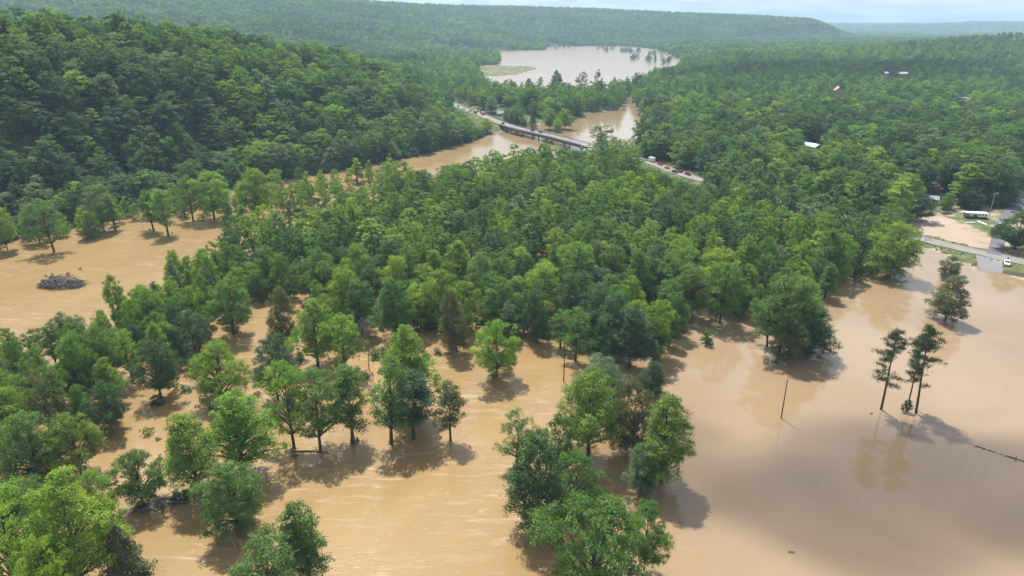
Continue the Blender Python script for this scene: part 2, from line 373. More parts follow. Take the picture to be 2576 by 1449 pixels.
RAMP = poly([(2455, 652), (2519, 664), (2523, 690), (2534, 720), (2474, 725), (2460, 690)])
def height(X, Y):
    X = np.asarray(X, float); Y = np.asarray(Y, float)
    sd = np.minimum(sdist(X, Y, NEARW), sdist(X, Y, LAKE))
    h = np.clip(sd*0.12, -2.5, 1.6)+np.where(sd > 0, 0.25, 0.0)
    nz = fbm(X/90, Y/90, 11)
    land = sstep(5, 120, sd)
    h = h+land*(nz*6+sstep(700, 2500, Y)*(1-sstep(2600, 4000, Y))*fbm(X/400, Y/400, 21)*20)
    for i, (pts, hs, w0, w1) in enumerate(RIDGES):
        d, ch = line_dist(X, Y, pts, hs)
        side = Y < np.interp(X, pts[:, 0], pts[:, 1])        # camera side of the crest
        w = np.where(side, w0, w1)
        u = np.clip(d/w, 0, 1)
        g = (1-u)**1.15*(1+0.35*u)
        rough = 1+(fbm(X/70, Y/70, 31+i)-0.5)*(0.25 if i == 0 else 0.18)*np.clip(u*3, 0, 1)
        if i > 0: rough = rough+(fbm(X/330, Y/330, 51+i)-0.5)*0.9*np.clip(u*2.2, 0, 1)*np.clip((1-u)*3, 0, 1)
        if i == 0: rough = rough*sstep(6, 60, sdist(X, Y, PASS))
        if i == 1: rough = rough*(1-sstep(0.40, 0.495, X/np.maximum(Y, 1)))
        h = np.maximum(h, np.where(sd > 0, ch*g*rough*sstep(0, 70 if i == 0 else 14, sd), -9))
    # causeway under the roads
    d, zr = line_dist(X, Y, ROADPTS, ROADZ)
    db, _ = line_dist(X, Y, ROADPTS[BR0:BR1+1], ROADZ[BR0:BR1+1])
    onb = (db < 14) | (db <= d+0.01)
    emb = zr-0.25-np.maximum(0, d-5.5)*0.30
    h = np.where(~onb, np.maximum(np.where(d < 11, np.minimum(h, zr-0.25), h), np.where(d < 25, emb, -9)), h)
    d, zr = line_dist(X, Y, DRIVE, DRIVEZ)
    h = np.where(d < 6, zr-0.2, np.where(d < 14, h+(zr-0.2-h)*(14-d)/8, h))
    clear = inside(X, Y, CLEARING)
    h = np.where(clear, np.minimum(h, 1.0+fbm(X/25, Y/25, 5)*0.7), h)
    d, zr = line_dist(X, Y, DRIVE, DRIVEZ); h = np.where(d < 5, zr-0.2, h)
    d, zr = line_dist(X, Y, ROADPTS, ROADZ); h = np.where((d < 6) & ~onb, zr-0.25, h)
    h = np.where(inside(X, Y, RAMP), np.minimum(h, -1.6), h)
    return h

def make_terrain():
    a = np.concatenate([np.arange(-180, -50, 4.0), np.arange(-50, 50, 0.35), np.arange(50, 180, 4.0)])*math.pi/180
    r = [4.0, 30.0, 60.0]
    while r[-1] < 13500: r.append(r[-1]*(1.0115 if r[-1] < 1500 else 1.02)+0.4)
    r = np.array(r)
    A, Rr = np.meshgrid(a, r, indexing='ij'); X = Rr*np.sin(A); Y = Rr*np.cos(A)
    Z = height(X.ravel(), Y.ravel())
    V = np.stack([X.ravel(), Y.ravel(), Z], 1); na, nr = len(a), len(r)
    I = np.arange(na*nr).reshape(na, nr); I2 = np.roll(I, -1, 0)
    F = np.stack([I[:, :-1], I[:, 1:], I2[:, 1:], I2[:, :-1]], -1).reshape(-1, 4)
    me = fast_mesh('terrain', V, F, 4, [GROUND], smooth=True)
    X, Y = X.ravel(), Y.ravel()
    dr, _ = line_dist(X, Y, ROADPTS, ROADZ)
    near = Y < 420
    gr = np.where(inside(X, Y, WGRASS) | inside(X, Y, NGRASS) | inside(X, Y, SPIT), 1.0, 0)
    gr = np.maximum(gr, np.where((dr < 16) & near, 1.0, np.where(dr < 9, 0.8, 0)))
    cl = inside(X, Y, CLEARING)
    mudp = poly([(2280, 590), (2290, 545), (2330, 545), (2400, 570), (2440, 590), (2500, 610), (2510, 640), (2440, 628), (2330, 598)])
    sm = sdist(X, Y, mudp)
    mu = np.where(cl, np.clip(0.62-sm/30, 0.43, 1), 0)
    gr = np.maximum(gr, np.where(cl, 0.95, 0))
    mu = np.maximum(mu, np.where(inside(X, Y, NGRASS) | inside(X, Y, SPIT), 0.36, 0))
    mu = np.maximum(mu, np.where((Z < 0.35) & (Z > -1), 0.75, 0))
    for nm, arr in (('grass', gr), ('mud', mu)):
        at = me.attributes.new(nm, 'FLOAT', 'POINT'); at.data.foreach_set('value', arr.astype(np.float32))
    o = link('terrain', me); tag(o, kind='structure')
make_terrain()
o = MB().add([(-13000, -13000, 0), (13000, -13000, 0), (13000, 13000, 0), (-13000, 13000, 0)], [(0, 1, 2, 3)]).build('flood_water', WATER); tag(o, kind='structure')

def catmull(pts, vals, step=4.0):
    out = []
    n = len(pts)
    for i in range(n-1):
        p0, p1, p2, p3 = (np.append(pts[min(max(j, 0), n-1)], vals[min(max(j, 0), n-1)]) for j in (i-1, i, i+1, i+2))
        k = max(2, int(np.linalg.norm(p2-p1)/step))
        for t in np.arange(k)/k:
            out.append(0.5*((2*p1)+(-p0+p2)*t+(2*p0-5*p1+4*p2-p3)*t*t+(-p0+3*p1-3*p2+p3)*t**3))
    out.append(np.append(pts[-1], vals[-1])); return np.array(out)
def ribbon(name, path, half0, half1, dz, mat, thick=0.0, parent=None):
    """strip between two offsets from a path (x, y, z)"""
    t = np.gradient(path[:, :2], axis=0); t /= np.linalg.norm(t, axis=1)[:, None]; nrm = np.stack([-t[:, 1], t[:, 0]], 1)
    a = path.copy(); a[:, :2] += nrm*half0; b = path.copy(); b[:, :2] += nrm*half1; a[:, 2] += dz; b[:, 2] += dz
    n = len(path); mb = MB()
    if not thick:
        mb.add(list(a)+list(b), [(i, i+1, n+i+1, n+i) for i in range(n-1)])
    else:
        c = a-np.array((0, 0, thick)); d = b-np.array((0, 0, thick))
        fs = []
        for i in range(n-1):
            fs += [(i, i+1, n+i+1, n+i), (2*n+i, 3*n+i, 3*n+i+1, 2*n+i+1), (i, 2*n+i, 2*n+i+1, i+1), (n+i, n+i+1, 3*n+i+1, 3*n+i)]
        fs += [(0, n, 3*n, 2*n), (n-1, 3*n-1, 4*n-1, 2*n-1)]
        mb.add(list(a)+list(b)+list(c)+list(d), fs)
    return mb.build(name, mat, parent)
RP = catmull(ROADPTS, ROADZ); rp_d = np.linalg.norm(RP[:, None, :2]-np.array([ROADPTS[BR0], ROADPTS[BR1]])[None], axis=2)
ib0, ib1 = int(rp_d[:, 0].argmin()), int(rp_d[:, 1].argmin())
for nm, seg in (('road', RP[:ib0+1]), ('road', RP[ib1:])):
    rd = tag(ribbon(nm, seg, -4.2, 4.2, 0.0, ROADMAT, 0.35), kind='structure')
    for nm2, a0, b0, m2 in (('edge_line', -3.55, -3.42, PAINT), ('edge_line', 3.42, 3.55, PAINT), ('centre_line', -0.16, -0.05, YPAINT), ('centre_line', 0.05, 0.16, YPAINT)):
        ribbon(nm2, seg, a0, b0, 0.006, m2, 0, rd)
DP = catmull(DRIVE, DRIVEZ)
tag(ribbon('side_road', DP[1:], -2.7, 2.7, 0.01, DARKROAD, 0.2), kind='structure')
rq = [P(2455, 641, 1.21), P(2522, 655, 1.21), P(2523, 676, 0.45), P(2532, 706, -1.0), P(2478, 712, -1.0), P(2462, 672, 0.45)]
tag(MB().add(rq, [(0, 5, 2, 1), (5, 4, 3, 2)]).build('boat_ramp', ROADMAT), kind='structure')

# ------------------------------------------------------------------ tree building
def unit(v): return v/(np.linalg.norm(v, axis=-1, keepdims=True)+1e-9)
def leaves(C, Nn, size, lv, rs, aspect=0.62):
    n = len(C); r = rs.normal(size=(n, 3)); t = unit(np.cross(Nn, r)); b = np.cross(Nn, t)
    s = (size*rs.uniform(0.7, 1.3, n))[:, None]
    V = np.stack([C+t*s*0.5, C+b*s*0.5*aspect, C-t*s*0.5, C-b*s*0.5*aspect], 1).reshape(-1, 3)
    return V, np.arange(n*4).reshape(n, 4), np.repeat(lv, 4)
def tubes_np(segs, n=5):
    V, F, k = [], [], 0
    for pts, rads in segs:
        pts = np.asarray(pts, float); m = len(pts)
        d = unit(np.gradient(pts, axis=0)); a = unit(np.cross(d, np.array((0.3, 0.9, 0.2)))); b = np.cross(d, a)
        an = np.arange(n)*2*math.pi/n
        ring = pts[:, None]+(a[:, None]*np.cos(an)[None, :, None]+b[:, None]*np.sin(an)[None, :, None])*np.asarray(rads)[:, None, None]
        V.append(ring.reshape(-1, 3)); I = k+np.arange(m*n).reshape(m, n); I2 = np.roll(I, -1, 1)
        F.append(np.stack([I[:-1], I2[:-1], I2[1:], I[1:]], -1).reshape(-1, 4)); k += m*n
    return np.concatenate(V), np.concatenate(F)

def broadleaf(seed, h, w, base=0.22, shape='round', puffs=42, leaf=0.5, nleaf=9000, puff_r=(0.15, 0.27), lean=0.0, open_=0.0, flat=1.0):
    """returns crown (V,F,lv) and wood (V,F); the tree is h tall and about w wide, its foot at the origin"""
    rs = np.random.RandomState(seed); rw = w/2
    zb, zt = base*h, h
    # crown outline
    def rad(t):
        if shape == 'round': return np.sqrt(np.clip(1-(2*t-0.85)**2/1.35, 0.02, 1))
        if shape == 'cone': return np.clip(0.18+0.95*(1-t)**0.8*np.minimum(1, t*5+0.35), 0.08, 1)
        if shape == 'dome': return np.sqrt(np.clip(1-(np.maximum(t-0.25, 0)/0.78)**2, 0.03, 1))*np.minimum(1, 0.65+t*1.3)
        if shape == 'vase': return np.clip(0.35+0.75*t, 0, 1)*np.sqrt(np.clip(1-(np.maximum(t-0.5, 0)/0.55)**2, 0.03, 1))
        return np.ones_like(t)
    pc = []; tries = 0; ph = rs.uniform(0, 6.28, 3)
    pr_all = []
    while len(pc) < puffs and tries < puffs*40:
        tries += 1
        t = rs.uniform(0, 1)**0.85; pr = rs.uniform(*puff_r)*rw*(1.06-(0.5 if shape == 'cone' else 0.3)*t)
        z = zb+(zt-zb)*t*0.97+0.0; z = min(z, zt-pr*flat*0.75); z = max(z, zb+pr*0.3)
        an = rs.uniform(0, 2*math.pi)
        uneven = 1+0.22*math.sin(2*an+ph[0]+3*t)+0.16*math.sin(3*an+ph[1]-5*t)+0.10*math.sin(5*an+ph[2]+9*t)
        R0 = max(0.0, rad(np.array(t))*rw*uneven-pr*0.75)
        if rs.rand() < 0.10: R0 *= 1.22; pr *= 0.75
        rr = R0*math.sqrt(rs.uniform(0.25, 1))
        c = np.array((rr*math.cos(an)+lean*z, rr*math.sin(an), z))
        if any(np.linalg.norm((c-q)*(1, 1, 1.25)) < 0.55*(pr+q_r) for q, q_r in zip(pc, pr_all)): continue
        pc.append(c); pr_all.append(pr)
    pc = np.array(pc); pr_all = np.array(pr_all)
    # limbs
    k = 7; tz = np.linspace(-2.0/max(h, 1)*1.0, 0.86, k)*h
    wob = np.cumsum(rs.normal(0, 0.018*h/k*2, (k, 2)), 0); wob -= wob[1] if k > 1 else 0
    tr = np.stack([wob[:, 0]+lean*np.maximum(tz, 0), wob[:, 1], tz], 1)
    r0 = 0.020*h*rs.uniform(0.85, 1.15); trr = r0*np.linspace(1.15, 0.16, k)
    segs = [(tr, trr)]
    for c, pr in zip(pc, pr_all):
        az = max(0.16*h, c[2]-np.hypot(c[0], c[1])*rs.uniform(0.5, 0.9)-0.3*pr)
        a = np.array([np.interp(az, tz, tr[:, i]) for i in range(3)]); ra = np.interp(az, tz, trr)*0.5
        m = a*0.45+c*0.55+rs.normal(0, 0.05*pr+0.1, 3); m[2] += 0.06*np.linalg.norm(c-a)
        segs.append((np.array([a, m, c]), [ra, ra*0.6+0.02, 0.03]))
    # leaf tufts on the outside of each puff
    per = np.maximum(12, (nleaf*pr_all**2/np.sum(pr_all**2)).astype(int))
    C, Nn, L = [], [], []
    for c, pr, m in zip(pc, pr_all, per):
        m = int(m*(1-open_*rs.uniform(0, 1)))
        ntuft = max(5, m//22); d = unit(rs.normal(size=(ntuft, 3))); d[:, 2] = np.where(d[:, 2] < -0.35, -d[:, 2]*0.5, d[:, 2]); d = unit(d)
        rr = rs.uniform(0.62, 1.08, ntuft)[:, None]
        tc = d*rr*pr*np.array((1, 1, flat))
        pick = rs.randint(0, ntuft, m)
        q = tc[pick]+rs.normal(0, 0.17*pr+0.08, (m, 3))*np.array((1, 1, 0.7))
        nn = unit(unit(q)*0.7+np.array((0, 0, 0.15))+rs.normal(0, 0.55, (m, 3)))
        C.append(c+q); Nn.append(nn)
        L.append(np.clip(0.5+rs.normal(0, 0.10)+(rs.normal(0, 0.16, ntuft))[pick]+rs.normal(0, 0.12, m), 0, 1))
    C = np.concatenate(C); Nn = np.concatenate(Nn); L = np.concatenate(L)
    V, F, lv = leaves(C, Nn, leaf, L, rs)
    return (V, F, lv), tubes_np(segs)

def pine(seed, h, w, nleaf=9500, base=0.34, side=0.0):
    rs = np.random.RandomState(seed); segs = []; k = 9
    tz = np.linspace(-2.0/h, 0.98, k)*h; wob = np.cumsum(rs.normal(0, 0.03, (k, 2)), 0)
    tr = np.stack([wob[:, 0], wob[:, 1], tz], 1); trr = 0.017*h*np.linspace(1.1, 0.2, k); segs.append((tr, trr))
    C, Nn, L = [], [], []; nb = 48
    for i in range(nb):
        t = base+(0.98-base)*(i/(nb-1))**0.85; z = t*h; u = (t-base)/(1-base)
        an = rs.uniform(0, 2*math.pi) if rs.rand() > side else math.pi+rs.normal(0, 0.7)
        L0 = w/2*(0.55+0.5*math.sin(math.pi*min(1, 0.25+u*0.75)))*rs.uniform(0.55, 1.15)*(1.0 if u < 0.85 else 0.6)
        if u < 0.45 and rs.rand() < 0.30: continue
        a = np.array([np.interp(z, tz, tr[:, j]) for j in range(3)])
        dirv = np.array((math.cos(an), math.sin(an), rs.uniform(-0.12, 0.18)+0.35*u))
        e = a+dirv*L0; m = a+dirv*L0*0.5+np.array((0, 0, -0.12*L0*(1-u)))
        segs.append((np.array([a, m, e]), [0.10, 0.06, 0.02]))
        nt = 5
        for j in range(nt):
            s = rs.uniform(0.45, 1.05); pc = a*(1-s)+e*s+rs.normal(0, 0.16*L0, 3)*np.array((1, 1, 0.25))
            m_ = nleaf//(nb*nt); q = rs.normal(0, 1, (m_, 3))*np.array((0.52, 0.52, 0.20))
            C.append(pc+q); Nn.append(unit(q*0.5+np.array((0, 0, 0.8))+rs.normal(0, 0.5, (m_, 3)))); L.append(np.clip(0.5+rs.normal(0, 0.12)+rs.normal(0, 0.13, m_), 0, 1))
    C = np.concatenate(C); Nn = np.concatenate(Nn); L = np.concatenate(L)
    V, F, lv = leaves(C, Nn, 0.44, L, rs, 0.4)
    return (V, F, lv), tubes_np(segs)

def cedar(seed, h, w, nleaf=6000):
    rs = np.random.RandomState(seed); n = nleaf
    t = rs.uniform(0.06, 1, n)**0.9; an = rs.uniform(0, 2*math.pi, n); lob = 0.8+0.25*np.sin(an*5+t*17)+rs.normal(0, 0.1, n)
    r = w/2*np.clip((1-t)**0.75*1.05+0.04, 0, 1)*lob*np.sqrt(rs.uniform(0.35, 1, n))
    C = np.stack([r*np.cos(an), r*np.sin(an), t*h], 1)
    Nn = unit(np.stack([np.cos(an), np.sin(an), np.full(n, 0.5)], 1)+rs.normal(0, 0.5, (n, 3)))
    V, F, lv = leaves(C, Nn, 0.38, np.clip(rs.normal(0.5, 0.16, n), 0, 1), rs, 0.5)
    segs = [(np.array([(0, 0, -2), (0, 0, h*0.5), (0, 0, h*0.95)]), [0.2, 0.13, 0.03])]
    for i in range(14):
        a = i*2.4; z = h*(0.12+0.05*i); l = w/2*0.8*(1-z/h); segs.append((np.array([(0, 0, z), (math.cos(a)*l*0.5, math.sin(a)*l*0.5, z+0.3), (math.cos(a)*l, math.sin(a)*l, z+0.7)]), [0.05, 0.035, 0.015]))
    return (V, F, lv), tubes_np(segs)

def bare_tree(seed, h, w, depth=4):
    rs = np.random.RandomState(seed); segs = []
    def grow(p, d, l, r, k):
        m = p+d*l*0.5+rs.normal(0, 0.04*l, 3); e = p+d*l+rs.normal(0, 0.05*l, 3)
        segs.append((np.array([p, m, e]), [max(r, 0.06), max(r*0.8, 0.05), max(r*0.6, 0.04)]))
        if k == 0: return
        for _ in range(3 if k > 1 else 4):
            nd = unit(d+rs.normal(0, 0.5*w/h*1.6, 3)+np.array((0, 0, 0.12))); s = rs.uniform(0.5, 1.0)
            grow(p*(1-s)+e*s, nd, l*rs.uniform(0.5, 0.72), r*0.5, k-1)
    grow(np.array((0., 0, -2)), np.array((0., 0, 1)), h*0.5+2, 0.017*h, depth)
    return None, tubes_np(segs, 4)

def proto(name, data, leafm=LEAF, barkm=BARK):
    """two meshes, crown and trunk"""
    cr, wd = data; out = {}
    if cr is not None:
        V, F, lv = cr; me = fast_mesh(name+'_crown', V, F, 4, [leafm]); at = me.attributes.new('lv', 'FLOAT', 'POINT'); at.data.foreach_set('value', lv.astype(np.float32))
        out['crown'] = me; out['w'] = float(np.percentile(np.hypot(V[:, 0], V[:, 1]), 97))*2; out['h'] = float(V[:, 2].max())
    else:
        V = wd[0]; out['w'] = float(np.percentile(np.abs(V[:, :2]), 98))*2; out['h'] = float(V[:, 2].max())
    out['trunk'] = fast_mesh(name+'_trunk', wd[0], wd[1], 4, [barkm], smooth=True)
    return out
PR = {
    'oak1': proto('oak1', broadleaf(1, 17, 14, 0.14, 'round', 66, 0.31, 26564)),
    'oak2': proto('oak2', broadleaf(2, 16, 14, 0.15, 'dome', 72, 0.31, 26564)),
    'oak3': proto('oak3', broadleaf(3, 18, 13, 0.19, 'round', 55, 0.32, 22942, (0.2, 0.33), open_=0.34)),
    'syc1': proto('syc1', broadleaf(4, 20, 11.5, 0.20, 'cone', 66, 0.31, 25357, (0.20, 0.36), open_=0.34)),
    'syc2': proto('syc2', broadleaf(5, 21, 12, 0.16, 'cone', 78, 0.31, 26564, (0.18, 0.34), open_=0.34)),
    'syc3': proto('syc3', broadleaf(6, 19, 11, 0.20, 'round', 52, 0.31, 20527, (0.22, 0.36), open_=0.34)),
    'open1': proto('open1', broadleaf(7, 18, 12, 0.20, 'round', 43, 0.30, 13523, (0.18, 0.32), open_=0.4)),
    'open2': proto('open2', broadleaf(8, 17, 10, 0.24, 'cone', 37, 0.30, 11592, (0.2, 0.36), open_=0.4)),
    'slim1': proto('slim1', broadleaf(9, 17, 8, 0.26, 'cone', 37, 0.29, 14489, (0.26, 0.44))),
    'slim2': proto('slim2', broadleaf(10, 16, 7, 0.24, 'round', 31, 0.29, 11109, (0.28, 0.46), open_=0.25)),
    'vine1': proto('vine1', broadleaf(11, 17, 11, 0.02, 'dome', 75, 0.29, 25357, (0.2, 0.34))),
    'vine2': proto('vine2', broadleaf(12, 15, 12, 0.0, 'round', 72, 0.29, 25357, (0.18, 0.3))),
    'wide1': proto('wide1', broadleaf(13, 15, 18, 0.20, 'vase', 69, 0.30, 26564, (0.13, 0.22), flat=0.6)),
    'soft1': proto('soft1', broadleaf(14, 14, 11, 0.08, 'dome', 101, 0.21, 36225, (0.16, 0.26))),
    'soft2': proto('soft2', broadleaf(15, 13, 9, 0.05, 'round', 87, 0.21, 31394, (0.18, 0.28))),
    'syc4': proto('syc4', broadleaf(16, 22, 13, 0.22, 'dome', 63, 0.32, 25357, (0.18, 0.34))),
    'cotton': proto('cotton', broadleaf(17, 20, 12, 0.30, 'vase', 49, 0.37, 10143, (0.16, 0.28), open_=0.3), barkm=PALEBARK),
    'shrub': proto('shrub', broadleaf(18, 4.5, 4, 0.0, 'dome', 16, 0.40, 1500, (0.3, 0.5))),
    'pine1': proto('pine1', pine(21, 23, 9, side=0.45)), 'pine2': proto('pine2', pine(22, 23, 9, base=0.30, side=0.1)), 'pine3': proto('pine3', pine(23, 22, 8, base=0.40, side=0.3)),
    'cedar': proto('cedar', cedar(24, 12, 7)), 'bare': proto('bare', bare_tree(25, 13, 6, 5), barkm=DEADBARK), 'bare2': proto('bare2', bare_tree(26, 10, 9), barkm=DEADBARK),
}
TINT = {'bright': (0.140, 0.235, 0.030), 'lime': (0.182, 0.258, 0.028), 'mid': (0.088, 0.168, 0.036), 'deep': (0.047, 0.100, 0.034), 'blue': (0.063, 0.122, 0.066),
        'grey': (0.118, 0.172, 0.098), 'olive': (0.105, 0.122, 0.050), 'pine': (0.075, 0.108, 0.040), 'pale': (0.13, 0.15, 0.062)}
TRNG = random.Random(5)
def jit(c, a=0.10):
    f = 1+TRNG.uniform(-a, a); return tuple(max(0.0, x*f*(1+TRNG.uniform(-0.06, 0.06))) for x in c)
n_tree = [0]
def tree_at(pos, h, w, style, tint, label, group, name='broadleaf_tree', cat='tree', rz=None, lean=(0, 0)):
    p = PR[style]; n_tree[0] += 1
    e = empty(name, (float(pos[0]), float(pos[1]), float(pos[2])), TRNG.uniform(0, 6.28) if rz is None else rz, (w/p['w'], w/p['w'], h/p['h']))
    e.rotation_euler[0] = lean[0]+TRNG.gauss(0, 0.035); e.rotation_euler[1] = lean[1]+TRNG.gauss(0, 0.035)
    tag(e, label, cat, group)
    link('trunk', p['trunk'], e)
    if 'crown' in p:
        c = link('crown', p['crown'], e); c.color = (*jit(TINT[tint]), 1)
    return e
def tree_px(xb, yb, ytop, wpx, style, tint, label, group='trees standing in the flood', **kw):
    b = P(xb, yb, 0.0); h = CAM_H+b[1]*slope_of_row(ytop); w = wpx/FPX*depth_of((b[0], b[1], h*0.6))
    return tree_at((b[0], b[1], 0.0), h, w, style, tint, label, group, **kw)

# rows of the picture that stay open: x0, x1, y at x0, y at x1 (road, bridge, verge; growth in front stays below)
ROADWIN = [(1610, 1762, 413, 470), (1135, 1150, 264, 274), (2022, 2062, 371, 373), (2250, 2284, 193, 193), (2216, 2236, 191, 191), (2094, 2118, 243, 243), (2410, 2434, 268, 268), (2326, 2350, 512, 512), (2285, 2300, 546, 546), (1265, 1480, 334, 382), (1150, 1200, 274, 318), (1200, 1265, 318, 336), (2260, 2440, 604, 655), (1065, 1185, 425, 402), (870, 905, 480, 470)]
def keep_low(X, Y, Z, H):
    xp, yp, _ = to_px(X, Y, Z)
    for xa, xz, ya, yz in ROADWIN:
        yl = ya+(yz-ya)*(xp-xa)/(xz-xa); v = (yl-CY)/FPX
        sl = (-math.sin(PITCH)-v*math.cos(PITCH))/(math.cos(PITCH)-v*math.sin(PITCH))
        mg = 10 if xz-xa > 45 else 3
        H = np.where((xp > xa-mg) & (xp < xz+mg) & (yp > yl-3), np.minimum(H, np.maximum(CAM_H+Y*sl-Z, 1.0)), H)
    return H

